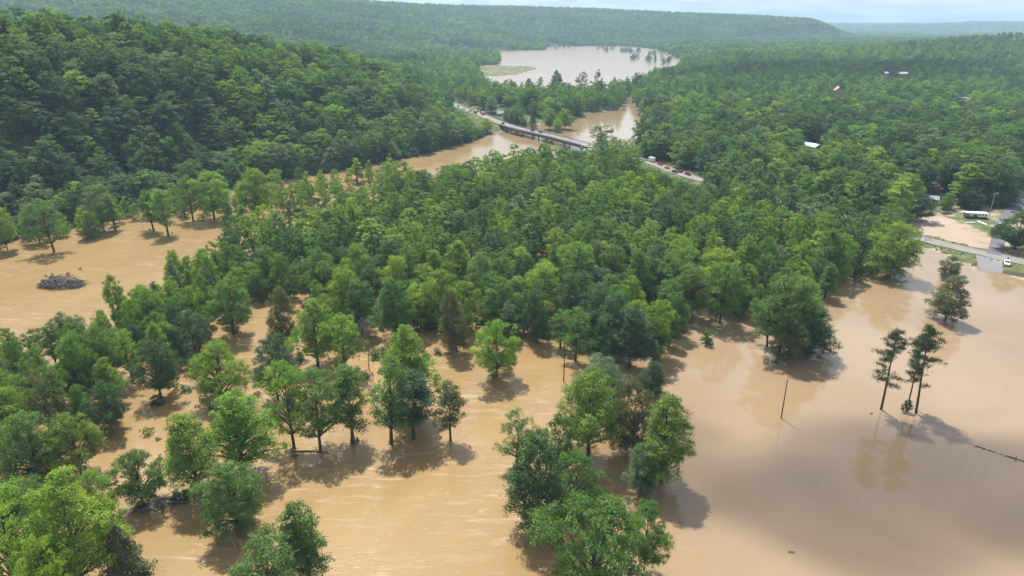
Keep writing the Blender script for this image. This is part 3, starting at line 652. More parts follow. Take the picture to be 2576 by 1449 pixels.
# ------------------------------------------------------------------ trees one can point at
G1 = 'trees standing in the near flood'
MT = [  # foot x, foot y, top y, crown width, style, colour, label
    (60, 1530, 1235, 270, 'oak2', 'bright', 'large bright green tree cut by the lower left corner of the picture'),
    (215, 1500, 1192, 230, 'syc1', 'lime', 'tall yellow-green tree of the bottom left clump, its top highest'),
    (160, 1610, 1345, 190, 'oak1', 'lime', 'low lime-green crown at the bottom edge in front of the bottom left clump'),
    (330, 1475, 1318, 125, 'cedar', 'olive', 'dull olive cedar beside the bottom left clump, bare trunk showing through'),
    (20, 1300, 1215, 120, 'vine2', 'deep', 'low dark tree at the left edge just above the bottom left clump'),
    (270, 1330, 1170, 110, 'open1', 'bright', 'thin bright tree rising behind the bottom left clump'),
    (120, 1400, 1195, 165, 'open1', 'mid', 'airy tree at the back of the bottom left clump, left of the tallest'),
    (300, 1420, 1235, 130, 'open2', 'bright', 'thin sunlit tree at the right side of the bottom left clump'),
    (785, 1480, 1260, 150, 'slim1', 'mid', 'upper tree of the pair cut by the bottom edge, narrow pointed crown'),
    (690, 1580, 1345, 210, 'syc3', 'mid', 'lower wide tree of the pair cut by the bottom edge'),
    (602, 1335, 1152, 165, 'vine1', 'mid', 'dense tree leafy down to the water, shadow in front, above the bottom pair'),
    (505, 1240, 1035, 170, 'syc1', 'bright', 'bright pointed tree at left of the tall twin crowns in the foreground'),
    (612, 1195, 982, 195, 'syc2', 'bright', 'tallest bright tree of the foreground twin crowns, half hiding a row'),
    (362, 1272, 1132, 150, 'oak1', 'mid', 'round tree with a bare trunk beside the driftwood heap in the foreground'),
    (95, 1205, 1030, 160, 'vine1', 'mid', 'dense dark round tree near the left edge above the bottom left clump'),
    (205, 1195, 1038, 140, 'oak2', 'bright', 'sunlit round tree next to the dark one near the left edge'),
    (15, 1160, 960, 140, 'open1', 'bright', 'thin tree with bare stems at the left edge of the flats'),
    (740, 1128, 902, 150, 'open1', 'bright', 'first tree from the left in the foreground row casting one long shadow'),
    (806, 1132, 922, 135, 'syc3', 'mid', 'second tree in the foreground row, log lying at its foot'),
    (888, 1116, 918, 120, 'slim2', 'mid', 'third tree in the foreground row, slim with low twigs'),
    (985, 1116, 893, 150, 'open2', 'mid', 'fourth tree in the foreground row with a long bare trunk'),
    (1040, 1104, 935, 130, 'slim2', 'deep', 'fifth tree in the foreground row, shaded and dark'),
    (1133, 1108, 958, 82, 'slim2', 'olive', 'small thin lone tree at the end of the foreground row'),
    (1045, 1035, 812, 155, 'syc2', 'bright', 'tall bright tree standing behind the foreground row'),
    (1250, 948, 798, 140, 'oak1', 'bright', 'round lone tree on twin trunks in open orange water'),
    (1150, 888, 722, 92, 'soft2', 'olive', 'grey-olive tree with a long straight trunk by open water'),
    (715, 895, 715, 90, 'soft2', 'olive', 'dull olive tree with a tall leaning bare trunk among gaps in the wood'),
    (800, 922, 752, 135, 'syc1', 'bright', 'bright pointed tree in front of the wood, left of a dead tree'),
    (868, 935, 785, 105, 'syc3', 'bright', 'bright tree touching the dead tree'),
    (700, 1010, 845, 130, 'oak3', 'blue', 'blue-green round tree left of the foreground row'),
    (560, 1015, 860, 150, 'soft1', 'bright', 'feathery light green tree left of the blue-green round one'),
    (497, 905, 778, 118, 'oak1', 'blue', 'blue-grey round tree on one trunk at the edge of the river trees'),
    (405, 1000, 855, 120, 'oak3', 'deep', 'dark tree on several stems with a shadow over open water'),
    (285, 1085, 958, 120, 'oak1', 'deep', 'very dark round tree on one stem with shadow stretching away at right'),
    (587, 840, 690, 120, 'oak3', 'mid', 'tall tree with two dark trunks showing in the gap of the wood'),
    (1300, 1172, 1030, 112, 'open1', 'mid', 'slender open tree at the left side of the central clump'),
    (1480, 1150, 932, 190, 'syc4', 'bright', 'tallest bright tree of the central clump'),
    (1352, 1345, 1085, 190, 'vine1', 'deep', 'dark vine-covered tree at the front of the central clump'),
    (1448, 1300, 1135, 135, 'vine2', 'mid', 'lower round tree in front of the tallest one in the central clump'),
    (1400, 1210, 1035, 120, 'oak2', 'mid', 'middle tree of the central clump between the slender and tallest ones'),
    (1662, 1215, 982, 165, 'syc2', 'bright', 'bright pointed tree at the right side of the central clump'),
    (1612, 1240, 1110, 110, 'soft2', 'grey', 'grey-leaved bush tree at the foot of the central clump'),
    (1590, 1140, 955, 120, 'vine2', 'olive', 'shaded brownish tree behind the grey bush of the central clump'),
    (1515, 1020, 897, 165, 'soft1', 'grey', 'soft grey-green willow at the back of the central clump'),
    (1640, 990, 905, 80, 'soft2', 'deep', 'small dark bush tree between the central clump and the still water'),
    (1480, 1560, 1272, 300, 'wide1', 'mid', 'wide spreading tree at the bottom edge with grey branches showing'),
    (1620, 1435, 1252, 125, 'oak2', 'mid', 'small tree behind the wide spreading one at the bottom edge'),
    (1960, 892, 692, 160, 'syc4', 'mid', 'tallest tree of the group jutting into the still water'),
    (2030, 886, 755, 140, 'vine1', 'deep', 'dark heavy tree of the group jutting into the still water'),
    (1984, 914, 765, 95, 'soft2', 'olive', 'thin-stemmed tree at the front of the group jutting into the still water'),
    (1929, 872, 750, 70, 'slim2', 'mid', 'slim tree on a bare stem left of the group jutting into the still water'),
    (1776, 866, 828, 32, 'shrub', 'mid', 'tiny leafy stump of a tree alone before the wood edge'),
    (2236, 698, 556, 130, 'vine1', 'bright', 'big leaning tree with thick trunk at the corner of the wood by the road'),
    (2378, 806, 690, 100, 'vine1', 'olive', 'round olive tree alone in still water, larger of two'),
    (2387, 700, 644, 66, 'vine2', 'olive', 'round olive tree alone in still water, smaller of two'),
    (137, 634, 492, 105, 'open1', 'mid', 'tree on two thin trunks standing in the river by the far bank'),
    (387, 580, 474, 62, 'slim2', 'mid', 'thin tree in the river, left of two beyond the driftwood island'),
    (424, 592, 470, 70, 'slim2', 'bright', 'thin tree in the river, right of two beyond the driftwood island'),
    (486, 556, 440, 80, 'open1', 'mid', 'leaning thin tree at the river bend'),
    (540, 552, 425, 95, 'syc3', 'bright', 'bright tree at the river bend left of a shrubby islet'),
    (578, 570, 500, 34, 'shrub', 'mid', 'narrow leafy snag standing in the river'),
    (610, 566, 512, 44, 'shrub', 'bright', 'leafy snag beside the narrow one in the river'),
    (650, 552, 420, 105, 'oak3', 'bright', 'bright round tree on the river islet'),
    (20, 632, 518, 75, 'oak2', 'lime', 'lime-green tree at the left edge on the far river bank'),
    (100, 610, 505, 70, 'syc3', 'mid', 'tree on the far river bank next to the two-trunk one'),
    (228, 600, 530, 60, 'vine2', 'bright', 'low bright tree on the far river bank'),
    (262, 582, 462, 85, 'oak3', 'grey', 'pale round tree on the far river bank'),
    (290, 578, 478, 40, 'slim1', 'lime', 'narrow lime tree on the far river bank'),
    (1510, 395, 312, 58, 'cotton', 'pale', 'cottonwood with white limbs beside the bridge end'),
    (1560, 402, 350, 48, 'cotton', 'pale', 'smaller pale cottonwood beside the bridge end'),
    (1585, 396, 345, 40, 'open1', 'lime', 'yellowish thin tree next to the cottonwoods by the bridge'),
    (1340, 322, 287, 28, 'cedar', 'deep', 'dark cedar on the verge before the bridge'),
    (1222, 336, 296, 42, 'syc3', 'lime', 'yellow-green tree alone on the grassy causeway bank'),
    (1383, 326, 270, 52, 'oak1', 'bright', 'bright round tree at the pool shore past the bridge, left of two'),
    (1420, 325, 272, 55, 'oak2', 'bright', 'bright round tree at the pool shore past the bridge, right of two'),
    (1402, 332, 297, 34, 'vine2', 'lime', 'low bright tree in front of the two at the pool shore'),
    (2550, 634, 530, 120, 'oak2', 'deep', 'large dark tree on the right edge by the road'),
    (2378, 532, 487, 46, 'oak3', 'mid', 'round tree with wreckage at its foot in the muddy clearing'),
    (2300, 560, 478, 85, 'oak2', 'deep', 'dark tree at the left end of the muddy clearing'),
    (2255, 585, 498, 75, 'oak1', 'mid', 'tree at the road side left of the muddy clearing'),
    (2440, 530, 470, 75, 'vine2', 'deep', 'dark tree behind the white trailer, left of the pale pole'),
    (2510, 525, 455, 80, 'vine1', 'deep', 'dark tree behind the white trailer, right of the pale pole'),
    (2475, 518, 452, 70, 'oak2', 'mid', 'tall tree behind the pale pole by the clearing'),
]
LAKE_T = [(1330, 250, 196, 30, 'oak3'), (1358, 248, 192, 24, 'open1'), (1400, 252, 175, 40, 'oak1'), (1462, 250, 178, 34, 'open1'), (1500, 250, 173, 30, 'open2'), (1545, 244, 192, 12, 'slim2'), (1600, 240, 180, 22, 'cotton'), (1290, 252, 205, 34, 'oak2')]
for t in MT:
    tree_px(t[0], t[1], t[2], t[3]*0.98, *t[4:6], t[6], G1)
lakelab = ['narrow tree second from left among those against the far lake', 'small thin tree third from left against the far lake', 'big round tree standing tall against the far lake',
           'open crowned tree against the far lake, left of two tall ones', 'open crowned tree against the far lake, right of two tall ones', 'stub-like slim tree against the far lake', 'forked thin tree against the far lake near its right shore', 'low round tree leftmost against the far lake']
for t, lb in zip(LAKE_T, lakelab): tree_px(*t, 'deep', lb, 'trees against the far lake')
tree_px(930, 928, 782, 78, 'bare', 'grey', 'bare grey dead tree in the flood before the wood', None, name='dead_tree')
tree_px(1548, 1600, 1370, 130, 'bare2', 'grey', 'bare grey dead tree at the bottom edge among green branches', None, name='dead_tree')
tree_px(2216, 1030, 822, 84, 'pine1', 'pine', 'left one of three tall pines in the still water', 'pines in the still water', name='pine_tree', rz=0.2)
tree_px(2284, 1020, 840, 54, 'pine3', 'pine', 'middle one of three tall pines in the still water', 'pines in the still water', name='pine_tree', rz=1.3)
tree_px(2304, 1040, 820, 86, 'pine2', 'pine', 'right one of three tall pines in the still water', 'pines in the still water', name='pine_tree', rz=2.9)
tree_px(2279, 1036, 1004, 26, 'shrub', 'deep', 'dark little bush at the foot of the pines', None, name='bush', cat='bush')

# ------------------------------------------------------------------ the flooded wood between river and road
I1 = poly([(560, 690), (640, 640), (740, 600), (830, 560), (920, 518), (1000, 490), (1130, 458), (1260, 442), (1400, 420), (1490, 408), (1560, 410), (1620, 428), (1740, 474), (1900, 512), (2080, 560), (2240, 614),
           (2230, 685), (2180, 705), (2100, 735), (2060, 770), (2050, 805), (1900, 818), (1760, 832), (1700, 835), (1680, 890), (1650, 935), (1440, 915), (1400, 880), (1320, 872), (1210, 838), (1110, 842), (1000, 862), (900, 850), (830, 800), (760, 770), (640, 760)])
I2 = poly([(-160, 1000), (0, 945), (60, 905), (150, 900), (250, 855), (350, 805), (400, 770), (560, 700), (640, 745), (640, 780), (560, 830), (470, 880), (440, 930), (370, 965), (300, 1010), (230, 1060), (140, 1100), (0, 1130), (-160, 1170)])
I3 = poly([(450, 548), (560, 545), (700, 538), (880, 500), (1000, 472), (985, 445), (880, 462), (700, 495), (560, 512), (450, 522)])
I4 = poly([(-100, 668), (0, 634), (200, 594), (440, 540), (450, 515), (200, 570), (0, 610), (-100, 640)])
manual = [P(t[0], t[1])[:2] for t in MT]
rsd = np.random.RandomState(77)
def darts(pg, dmin, n, taken):
    lo, hi = pg.min(0), pg.max(0); out = []
    q = rsd.uniform(lo, hi, (n, 2)); q = q[inside(q[:, 0], q[:, 1], pg)]
    T = np.array(taken) if len(taken) else np.zeros((0, 2))
    for p in q:
        if len(T) and np.min(np.hypot(T[:, 0]-p[0], T[:, 1]-p[1])) < dmin*rsd.uniform(0.85, 1.2): continue
        out.append(p); T = np.vstack([T, p])
    return out, list(T)
taken = list(manual)
s1, taken = darts(I1, 7.3, 9000, taken); s2, taken = darts(I2, 5.8, 4500, taken); s3, taken = darts(I3, 7.8, 2000, taken); s4, taken = darts(I4, 8.5, 1500, taken)
sites = [(p, 1) for p in s1]+[(p, 2) for p in s2]+[(p, 3) for p in s3]+[(p, 4) for p in s4]
sites.sort(key=lambda q: q[0][1])
STY1 = ['oak1', 'oak2', 'oak3', 'syc1', 'syc2', 'syc3', 'syc4', 'syc4', 'vine1', 'vine2', 'soft1', 'open1', 'open2', 'slim1']
STY2 = ['oak1', 'oak3', 'syc1', 'syc3', 'open1', 'open2', 'open2', 'slim1', 'slim2', 'soft1', 'soft2', 'vine1']
LOOK = {'bright': 'bright green', 'lime': 'yellow-green', 'mid': 'mid-green', 'deep': 'dark green', 'blue': 'blue-green', 'grey': 'grey-green', 'olive': 'olive'}
FORM = {'oak1': 'round-crowned', 'oak2': 'dome-crowned', 'oak3': 'round-crowned', 'syc1': 'pointed', 'syc2': 'pointed', 'syc3': 'oval', 'syc4': 'dome-crowned', 'vine1': 'full-skirted', 'vine2': 'full-skirted', 'soft1': 'feathery', 'soft2': 'feathery', 'open1': 'thin-leaved', 'open2': 'thin-leaved', 'slim1': 'slender', 'slim2': 'slender', 'wide1': 'spreading'}
N_IND = 300-len(MT)-len(LAKE_T)
rest = []; auto = []
for i, (p, zone) in enumerate(sites):
    x, y = p
    nz = fbm(np.array([x/38]), np.array([y/38]), 71)[0]
    r = TRNG.random()
    if zone == 1: tint = 'lime' if r < 0.10 else 'bright' if r < 0.34+0.5*(nz-0.5) else 'mid' if r < 0.72 else 'deep' if r < 0.87 else 'blue' if r < 0.95 else 'grey'
    elif zone == 2: tint = 'bright' if r < 0.40 else 'mid' if r < 0.72 else 'deep' if r < 0.86 else 'grey' if r < 0.93 else 'olive'
    else: tint = 'lime' if r < 0.25 else 'bright' if r < 0.75 else 'mid'
    st = TRNG.choice(STY1 if zone == 1 else STY2)
    edge = -sdist(np.array([x]), np.array([y]), I1)[0] if zone == 1 else 99
    q = TRNG.uniform(0.62, 1.32); h = {1: 17.4, 2: 15.5, 3: 13.5, 4: 11.5}[zone]*q
    w = {1: 11.4, 2: 8.2, 3: 8.2, 4: 7.6}[zone]*(0.35+0.65*q)*TRNG.uniform(0.82, 1.22)
    if st in ('slim1', 'slim2'): w *= 0.7
    xp, yp, _ = to_px(x, y, 0)
    for xa, xz, ya, yz in ROADWIN:      # low growth where the road shows over the trees
        if xa-12 < xp < xz+12 and yp > ya-5: h = min(h, max(2.0, CAM_H+y*slope_of_row(ya+(yz-ya)*(xp-xa)/(xz-xa)))); w = min(w, 3+h*0.6)
    if i < N_IND:
        lx, ly, _ = to_px(x, y, 8)
        if zone == 2: where = 'among the river-side trees at left'; grp = 'river-side trees at the left of the flood'
        elif zone == 4: where = 'at the foot of the ridge on the far bank'; grp = 'far bank at the foot of the ridge'
        elif zone == 3: where = 'in the line of trees along the far river bend'; grp = 'trees along the far river bend'
        elif ly > 690: where = 'in the front of the flooded wood'; grp = 'front ranks of the dense flooded wood'
        elif lx < 1288: where = 'in the river half of the flooded wood'; grp = 'river side half of the dense flooded wood'
        else: where = 'in the road half of the flooded wood'; grp = 'road side half of the dense flooded wood'
        size = 'tall ' if q > 1.08 else 'low ' if q < 0.82 else ''
        te = tree_at((x, y, 0), h, w, st, tint, size+FORM[st]+' '+LOOK[tint]+' tree '+where, LOOK[tint]+' trees, '+grp)
        auto.append((te, lx))
    else: rest.append((x, y, 0.0, h, w, tint))
bylab = {}
for te, lx in auto: bylab.setdefault(te['label'], []).append((lx, te))
ORD = ['first', 'second', 'third', 'fourth', 'fifth', 'sixth', 'seventh', 'eighth', 'ninth', 'tenth']
for lb, lst in bylab.items():
    if 1 < len(lst) <= 10:
        for j, (lx, te) in enumerate(sorted(lst, key=lambda v: v[0])): te['label'] = lb+(', '+('left' if j == 0 else 'right')+' of two' if len(lst) == 2 else ', '+ORD[j]+' from left')
print('individual trees', n_tree[0], 'rest', len(rest), 'sites', len(sites))

# ------------------------------------------------------------------ woods as masses (points that carry trees)
PCOL = bpy.data.collections.new('wood_kinds')
def wood_proto(name, data, trunk=True):
    (V, F, lv), (TV, TF) = data
    if trunk:
        k = 7*5; keep = TF.max(1) < k; TF = TF[keep]; TV = TV[:k]
        F = np.concatenate([F, TF+len(V)]); idx = np.concatenate([np.zeros(len(F)-len(TF)), np.ones(len(TF))]); lv = np.concatenate([lv, np.zeros(len(TV))]); V2 = np.concatenate([V, TV])
    else: idx = np.zeros(len(F)); V2 = V
    me = fast_mesh(name, V2, F, 4, [LEAF_W, BARK], idx); at = me.attributes.new('lv', 'FLOAT', 'POINT'); at.data.foreach_set('value', lv.astype(np.float32))
    return bpy.data.objects.new(name, me), float(np.percentile(np.hypot(V[:, 0], V[:, 1]), 96))*2, float(V[:, 2].max())
def kinds(prefix, specs, trunk):
    c = bpy.data.collections.new(prefix); info = []
    for i, s in enumerate(specs):
        o, w, h = wood_proto('%s_%02d' % (prefix, i), s, trunk); c.objects.link(o); info.append((w, h))
    return c, info
K_MID = kinds('wood_near_kind', [broadleaf(101, 17, 12, 0.08, 'round', 50, 0.42, 9000, (0.17, 0.30)), broadleaf(102, 18, 12, 0.06, 'dome', 50, 0.42, 9000, (0.17, 0.30)), broadleaf(103, 19, 12, 0.06, 'dome', 56, 0.40, 10000, (0.14, 0.25)),
                                 broadleaf(104, 16, 13, 0.05, 'dome', 56, 0.40, 9500, (0.15, 0.26)), broadleaf(105, 20, 10, 0.05, 'round', 46, 0.42, 8200, (0.2, 0.34)), broadleaf(106, 18, 12, 0.10, 'dome', 44, 0.42, 7000, (0.15, 0.27), open_=0.25), broadleaf(107, 20, 7.5, 0.05, 'cone', 40, 0.40, 5600, (0.22, 0.36))], True)
K_LOW = kinds('wood_mid_kind', [broadleaf(111, 17, 12, 0.10, 'round', 30, 0.72, 2600, (0.2, 0.34)), broadleaf(112, 17, 12, 0.10, 'dome', 32, 0.72, 2600, (0.2, 0.34)), broadleaf(113, 17, 12, 0.08, 'round', 30, 0.72, 2400, (0.22, 0.36)), broadleaf(114, 15, 13, 0.1, 'dome', 34, 0.70, 2700, (0.18, 0.3))], False)
K_FAR = kinds('wood_far_kind', [broadleaf(121, 15, 14, 0.0, 'dome', 14, 1.5, 560, (0.28, 0.42)), broadleaf(122, 16, 13, 0.0, 'round', 14, 1.5, 540, (0.3, 0.42)), broadleaf(123, 15, 14, 0.0, 'dome', 13, 1.5, 500, (0.3, 0.44))], False)
K_BUSH = kinds('undergrowth_kind', [broadleaf(131, 6, 7, 0.0, 'dome', 14, 0.62, 700, (0.25, 0.42)), broadleaf(132, 5, 6, 0.0, 'round', 12, 0.62, 600, (0.28, 0.45))], False)
K_GRASS = kinds('verge_kind', [broadleaf(141, 0.9, 1.6, 0.0, 'dome', 6, 0.40, 70, (0.4, 0.6)), broadleaf(142, 1.3, 1.3, 0.0, 'round', 6, 0.40, 70, (0.4, 0.6))], False)

def scatter(name, kc, X, Y, Z, H, W, C, seed):
    coll, info = kc; rs = np.random.RandomState(seed); n = len(X)
    idx = rs.randint(0, len(info), n); iw = np.array([a for a, b in info])[idx]; ih = np.array([b for a, b in info])[idx]
    me = bpy.data.meshes.new(name); me.vertices.add(n); me.vertices.foreach_set('co', np.stack([X, Y, Z], 1).astype(np.float32).ravel())
    for nm, typ, key, arr in (('rz', 'FLOAT', 'value', rs.uniform(0, 6.28, n)), ('scl', 'FLOAT_VECTOR', 'vector', np.stack([W/iw, W/iw, H/ih], 1)), ('idx', 'INT', 'value', idx), ('tcol', 'FLOAT_VECTOR', 'vector', C)):
        at = me.attributes.new(nm, typ, 'POINT'); at.data.foreach_set(key, np.ascontiguousarray(arr.astype(np.int32 if typ == 'INT' else np.float32)).ravel())
    o = link(name, me)
    ng = bpy.data.node_groups.new(name, 'GeometryNodeTree'); ng.is_modifier = True
    ng.interface.new_socket('Geometry', in_out='INPUT', socket_type='NodeSocketGeometry'); ng.interface.new_socket('Geometry', in_out='OUTPUT', socket_type='NodeSocketGeometry')
    gi = ng.nodes.new('NodeGroupInput'); go = ng.nodes.new('NodeGroupOutput'); ip = ng.nodes.new('GeometryNodeInstanceOnPoints'); ci = ng.nodes.new('GeometryNodeCollectionInfo')
    ci.inputs['Collection'].default_value = coll; ci.inputs['Separate Children'].default_value = True; ci.inputs['Reset Children'].default_value = True
    def attr(nm, dt):
        a = ng.nodes.new('GeometryNodeInputNamedAttribute'); a.data_type = dt; a.inputs['Name'].default_value = nm; return a.outputs['Attribute']
    cx = ng.nodes.new('ShaderNodeCombineXYZ'); ng.links.new(attr('rz', 'FLOAT'), cx.inputs[2])
    ng.links.new(gi.outputs[0], ip.inputs['Points']); ng.links.new(ci.outputs[0], ip.inputs['Instance']); ip.inputs['Pick Instance'].default_value = True
    ng.links.new(attr('idx', 'INT'), ip.inputs['Instance Index']); ng.links.new(cx.outputs[0], ip.inputs['Rotation']); ng.links.new(attr('scl', 'FLOAT_VECTOR'), ip.inputs['Scale'])
    ng.links.new(ip.outputs[0], go.inputs[0])
    md = o.modifiers.new('instances', 'NODES'); md.node_group = ng
    return o
TN = {k: np.array(v) for k, v in TINT.items()}
def tints(X, Y, rs, names, weights):
    n = len(X); cum = np.cumsum(weights)/np.sum(weights); nz = fbm(X/55, Y/55, 91)+0.8*(fbm(X/260, Y/260, 95)-0.5)
    r = np.clip(rs.rand(n)+(nz-0.5)*0.9, 0, 0.9999); k = np.searchsorted(cum, r)
    C = np.array([TN[a] for a in names])[k]
    return C*rs.uniform(0.8, 1.2, (n, 1))*rs.uniform(0.94, 1.06, (n, 3))

HOLES = [(ground_px(2042, 374)[:2], 17), (ground_px(2266, 193)[:2], 24), (ground_px(2226, 191)[:2], 16), (ground_px(2105, 242)[:2], 20), (ground_px(2422, 267)[:2], 20), (P(1265, 292)[:2], 18), (P(2336, 508)[:2], 10)]
def sample(y0, y1, s, rs, xm=330):
    """jittered points on the land in view between two distances"""
    hw = (CX+xm)/FPX*(y1*math.cos(PITCH)+CAM_H*math.sin(PITCH))
    gx = np.arange(-hw, hw, s); gy = np.arange(y0, y1, s*0.88)
    X, Y = np.meshgrid(gx, gy); X[1::2] += s/2
    X = X.ravel()+rs.uniform(-0.6, 0.6, X.size)*s; Y = Y.ravel()+rs.uniform(-0.6, 0.6, Y.size)*s
    px = CX+FPX*X/(Y*math.cos(PITCH)+CAM_H*math.sin(PITCH))
    m = (px > -xm) & (px < 2576+xm); X, Y = X[m], Y[m]
    sd = np.minimum(sdist(X, Y, NEARW), sdist(X, Y, LAKE)); m = sd > 1.0
    X, Y, sd = X[m], Y[m], sd[m]
    dr = line_dist(X, Y, ROADPTS, ROADZ)[0]; dd = line_dist(X, Y, DRIVE, DRIVEZ)[0]
    m = (dr > 12) & (dd > 8) & ~((X > 170) & (Y < 292))
    for pg in (CLEARING, WGRASS, NGRASS, SPIT): m &= ~inside(X, Y, pg)
    for c, r in HOLES:
        v = -np.array(c)/np.linalg.norm(c)             # keep the view towards the building open
        m &= seg_dist(X, Y, c, np.array(c)+v*r*2.2)[0] > r*0.62
    return X[m], Y[m]
AZ = np.full(2400, -9.0)
def in_sight(X, Y, Z, H):
    """drop trees wholly behind nearer high ground (generous margin)"""
    az = np.clip(((np.arctan2(X, Y)/math.pi*180+60)/120*2400).astype(int), 0, 2399); d = np.hypot(X, Y); keep = np.zeros(len(X), bool)
    order = np.argsort(d); s_top = (Z+H-CAM_H)/d; s_g = (Z+3-CAM_H)/d
    for i in order:
        a = az[i]
        if s_top[i] > AZ[a]-0.004: keep[i] = True
        if s_g[i] > AZ[a]: AZ[max(0, a-1):a+2] = np.maximum(AZ[max(0, a-1):a+2], s_g[i])
    return keep
rw_ = np.random.RandomState(909)
nm_h = (['deep', 'blue', 'olive', 'mid', 'grey', 'bright'], [0.24, 0.24, 0.02, 0.26, 0.18, 0.06])
nm_v = (['deep', 'blue', 'mid', 'grey', 'lime', 'bright'], [0.16, 0.13, 0.31, 0.06, 0.06, 0.28])
nm_f = (['deep', 'blue', 'mid', 'grey', 'bright'], [0.20, 0.18, 0.34, 0.10, 0.18])
# left hillside and valley floor up to 760 m: fuller trees
X, Y = sample(215, 760, 8.4, rw_); Z = height(X, Y)
H = rw_.uniform(11, 23, len(X))*(0.75+0.5*fbm(X/30, Y/30, 61)); H = keep_low(X, Y, Z, H); W = np.minimum(5.2+H*0.47, 2+H)+rw_.uniform(-1.5, 3.5, len(X))*np.minimum(1, H/9); kk = H > 2.2; X, Y, Z, H, W = X[kk], Y[kk], Z[kk], H[kk], W[kk]
k = in_sight(X, Y, Z, H); X, Y, Z, H, W = X[k], Y[k], Z[k], H[k], W[k]
hill = (X < -20+0*Y) & (line_dist(X, Y, RIDGES[0][0], RIDGES[0][1])[0] < 330)
C = np.where(hill[:, None], tints(X, Y, rw_, *nm_h), tints(X, Y, rw_, *nm_v))
o = scatter('hillside_forest', K_MID, X[hill], Y[hill], Z[hill]-0.3, H[hill], W[hill], C[hill], 1); tag(o, 'dark broadleaf forest covering the steep ridge across the river', 'forest', kind='stuff')
v = ~hill
VX, VY, VZ, VH, VW, VC = X[v], Y[v], Z[v], H[v], W[v], C[v]
if rest:
    ra = np.array([q[:5] for q in rest]); VX = np.append(VX, ra[:, 0]); VY = np.append(VY, ra[:, 1]); VZ = np.append(VZ, ra[:, 2]); VH = np.append(VH, ra[:, 3]); VW = np.append(VW, ra[:, 4])
    VC = np.concatenate([VC, np.array([TN[q[5]] for q in rest])])
o = scatter('valley_forest', K_MID, VX, VY, VZ-0.3, VH, VW, VC, 2); tag(o, 'green broadleaf forest on the flooded valley floor along road and river', 'forest', kind='stuff')
n1 = len(X)
X, Y = sample(760, 1750, 9.4, rw_); Z = height(X, Y); H = rw_.uniform(10, 22, len(X))*(0.7+0.6*fbm(X/45, Y/45, 62)); H = keep_low(X, Y, Z, H); W = np.minimum(1, H/8)*rw_.uniform(6.5, 16.5, len(X))
k = in_sight(X, Y, Z, H); X, Y, Z, H, W = X[k], Y[k], Z[k], H[k], W[k]
# trees standing in the lake margin
fl = poly([(1560, 240), (1700, 170), (1640, 150), (1600, 160), (1640, 180), (1600, 205)])
o = scatter('middle_forest', K_LOW, X, Y, Z-0.3, H, W, tints(X, Y, rw_, *nm_v), 3); tag(o, 'green forest between the bridge and the far hills, around the lake', 'forest', kind='stuff')
n2 = len(X)
XS, YS = [], []
for y0, y1, s in ((1750, 3000, 11.5), (3000, 4400, 14), (4400, 9000, 34)):
    X, Y = sample(y0, y1, s, rw_, 150); XS.append(X); YS.append(Y)
X = np.concatenate(XS); Y = np.concatenate(YS); Z = height(X, Y); H = rw_.uniform(11, 19, len(X)); W = rw_.uniform(8, 19, len(X))*np.where(Y > 4400, 2.4, 1.0)
k = in_sight(X, Y, Z, H); X, Y, Z, H, W = X[k], Y[k], Z[k], H[k], W[k]
lx = np.array([P(1480+q, 121+rw_.uniform(-2, 2))[0] for q in range(0, 0, 9)])
o = scatter('ridge_forest', K_FAR, X, Y, Z-0.5, H, W, tints(X, Y, rw_, *nm_f), 4); tag(o, 'hazy blue-green forest covering the far hills', 'forest', kind='stuff')
print('forest points', n1, n2, len(X))
# drowned trees of the far lake: clumps along its right and far shore
dl = []
for x0, y0, n, sx, sy in ((1600, 150, 5, 14, 2), (1640, 155, 6, 14, 3), (1675, 156, 8, 18, 3), (1560, 131, 7, 18, 2), (1590, 133, 8, 20, 2), (1430, 122, 4, 16, 1.5), (1520, 124, 5, 18, 1.5), (1630, 137, 9, 20, 3)):
    for _ in range(n): dl.append(P(x0+rw_.normal(0, sx), y0+rw_.normal(0, sy)))
dl = np.array(dl); n = len(dl)
o = scatter('drowned_treeline', K_LOW, dl[:, 0], dl[:, 1], dl[:, 2]-1, rw_.uniform(10, 18, n), rw_.uniform(9, 16, n), tints(dl[:, 0], dl[:, 1], rw_, ['deep', 'blue'], [1, 1]), 6); tag(o, 'dark treetops standing out of the far lake along its shore', 'treeline', kind='stuff')
# undergrowth in the flooded wood and along the banks
def bushes():
    q = rw_.uniform(I1.min(0), I1.max(0), (5200, 2)); sdi = sdist(q[:, 0], q[:, 1], I1); q = q[(sdi < -6)]
    b1 = q[:1500]
    q = rw_.uniform((-330, 230), (330, 700), (60000, 2)); sd = sdist(q[:, 0], q[:, 1], NEARW); dr = line_dist(q[:, 0], q[:, 1], ROADPTS, ROADZ)[0]
    m = (sd > -1.0) & (sd < 7) & (dr > 13) & ~((q[:, 0] > 165) & (q[:, 1] < 345)) & ~inside(q[:, 0], q[:, 1], CLEARING) & ~inside(q[:, 0], q[:, 1], WGRASS) & ~inside(q[:, 0], q[:, 1], NGRASS)
    b2 = q[m][:900]
    b3 = np.array([p+rw_.normal(0, 1.6, 2) for p in manual if rw_.rand() < 0.5 and not (p[0] > 165 and p[1] < 360)])
    pf = poly([(300, 1130), (440, 960), (640, 900), (1100, 880), (1100, 960), (640, 1130), (480, 1260), (330, 1300)]); q = rw_.uniform(pf.min(0), pf.max(0), (160, 2)); b4 = q[inside(q[:, 0], q[:, 1], pf)][:45]
    b3 = np.concatenate([b3, b4]); q = np.concatenate([b1, b2, b3]); n = len(q)
    return q, n
q, n = bushes()
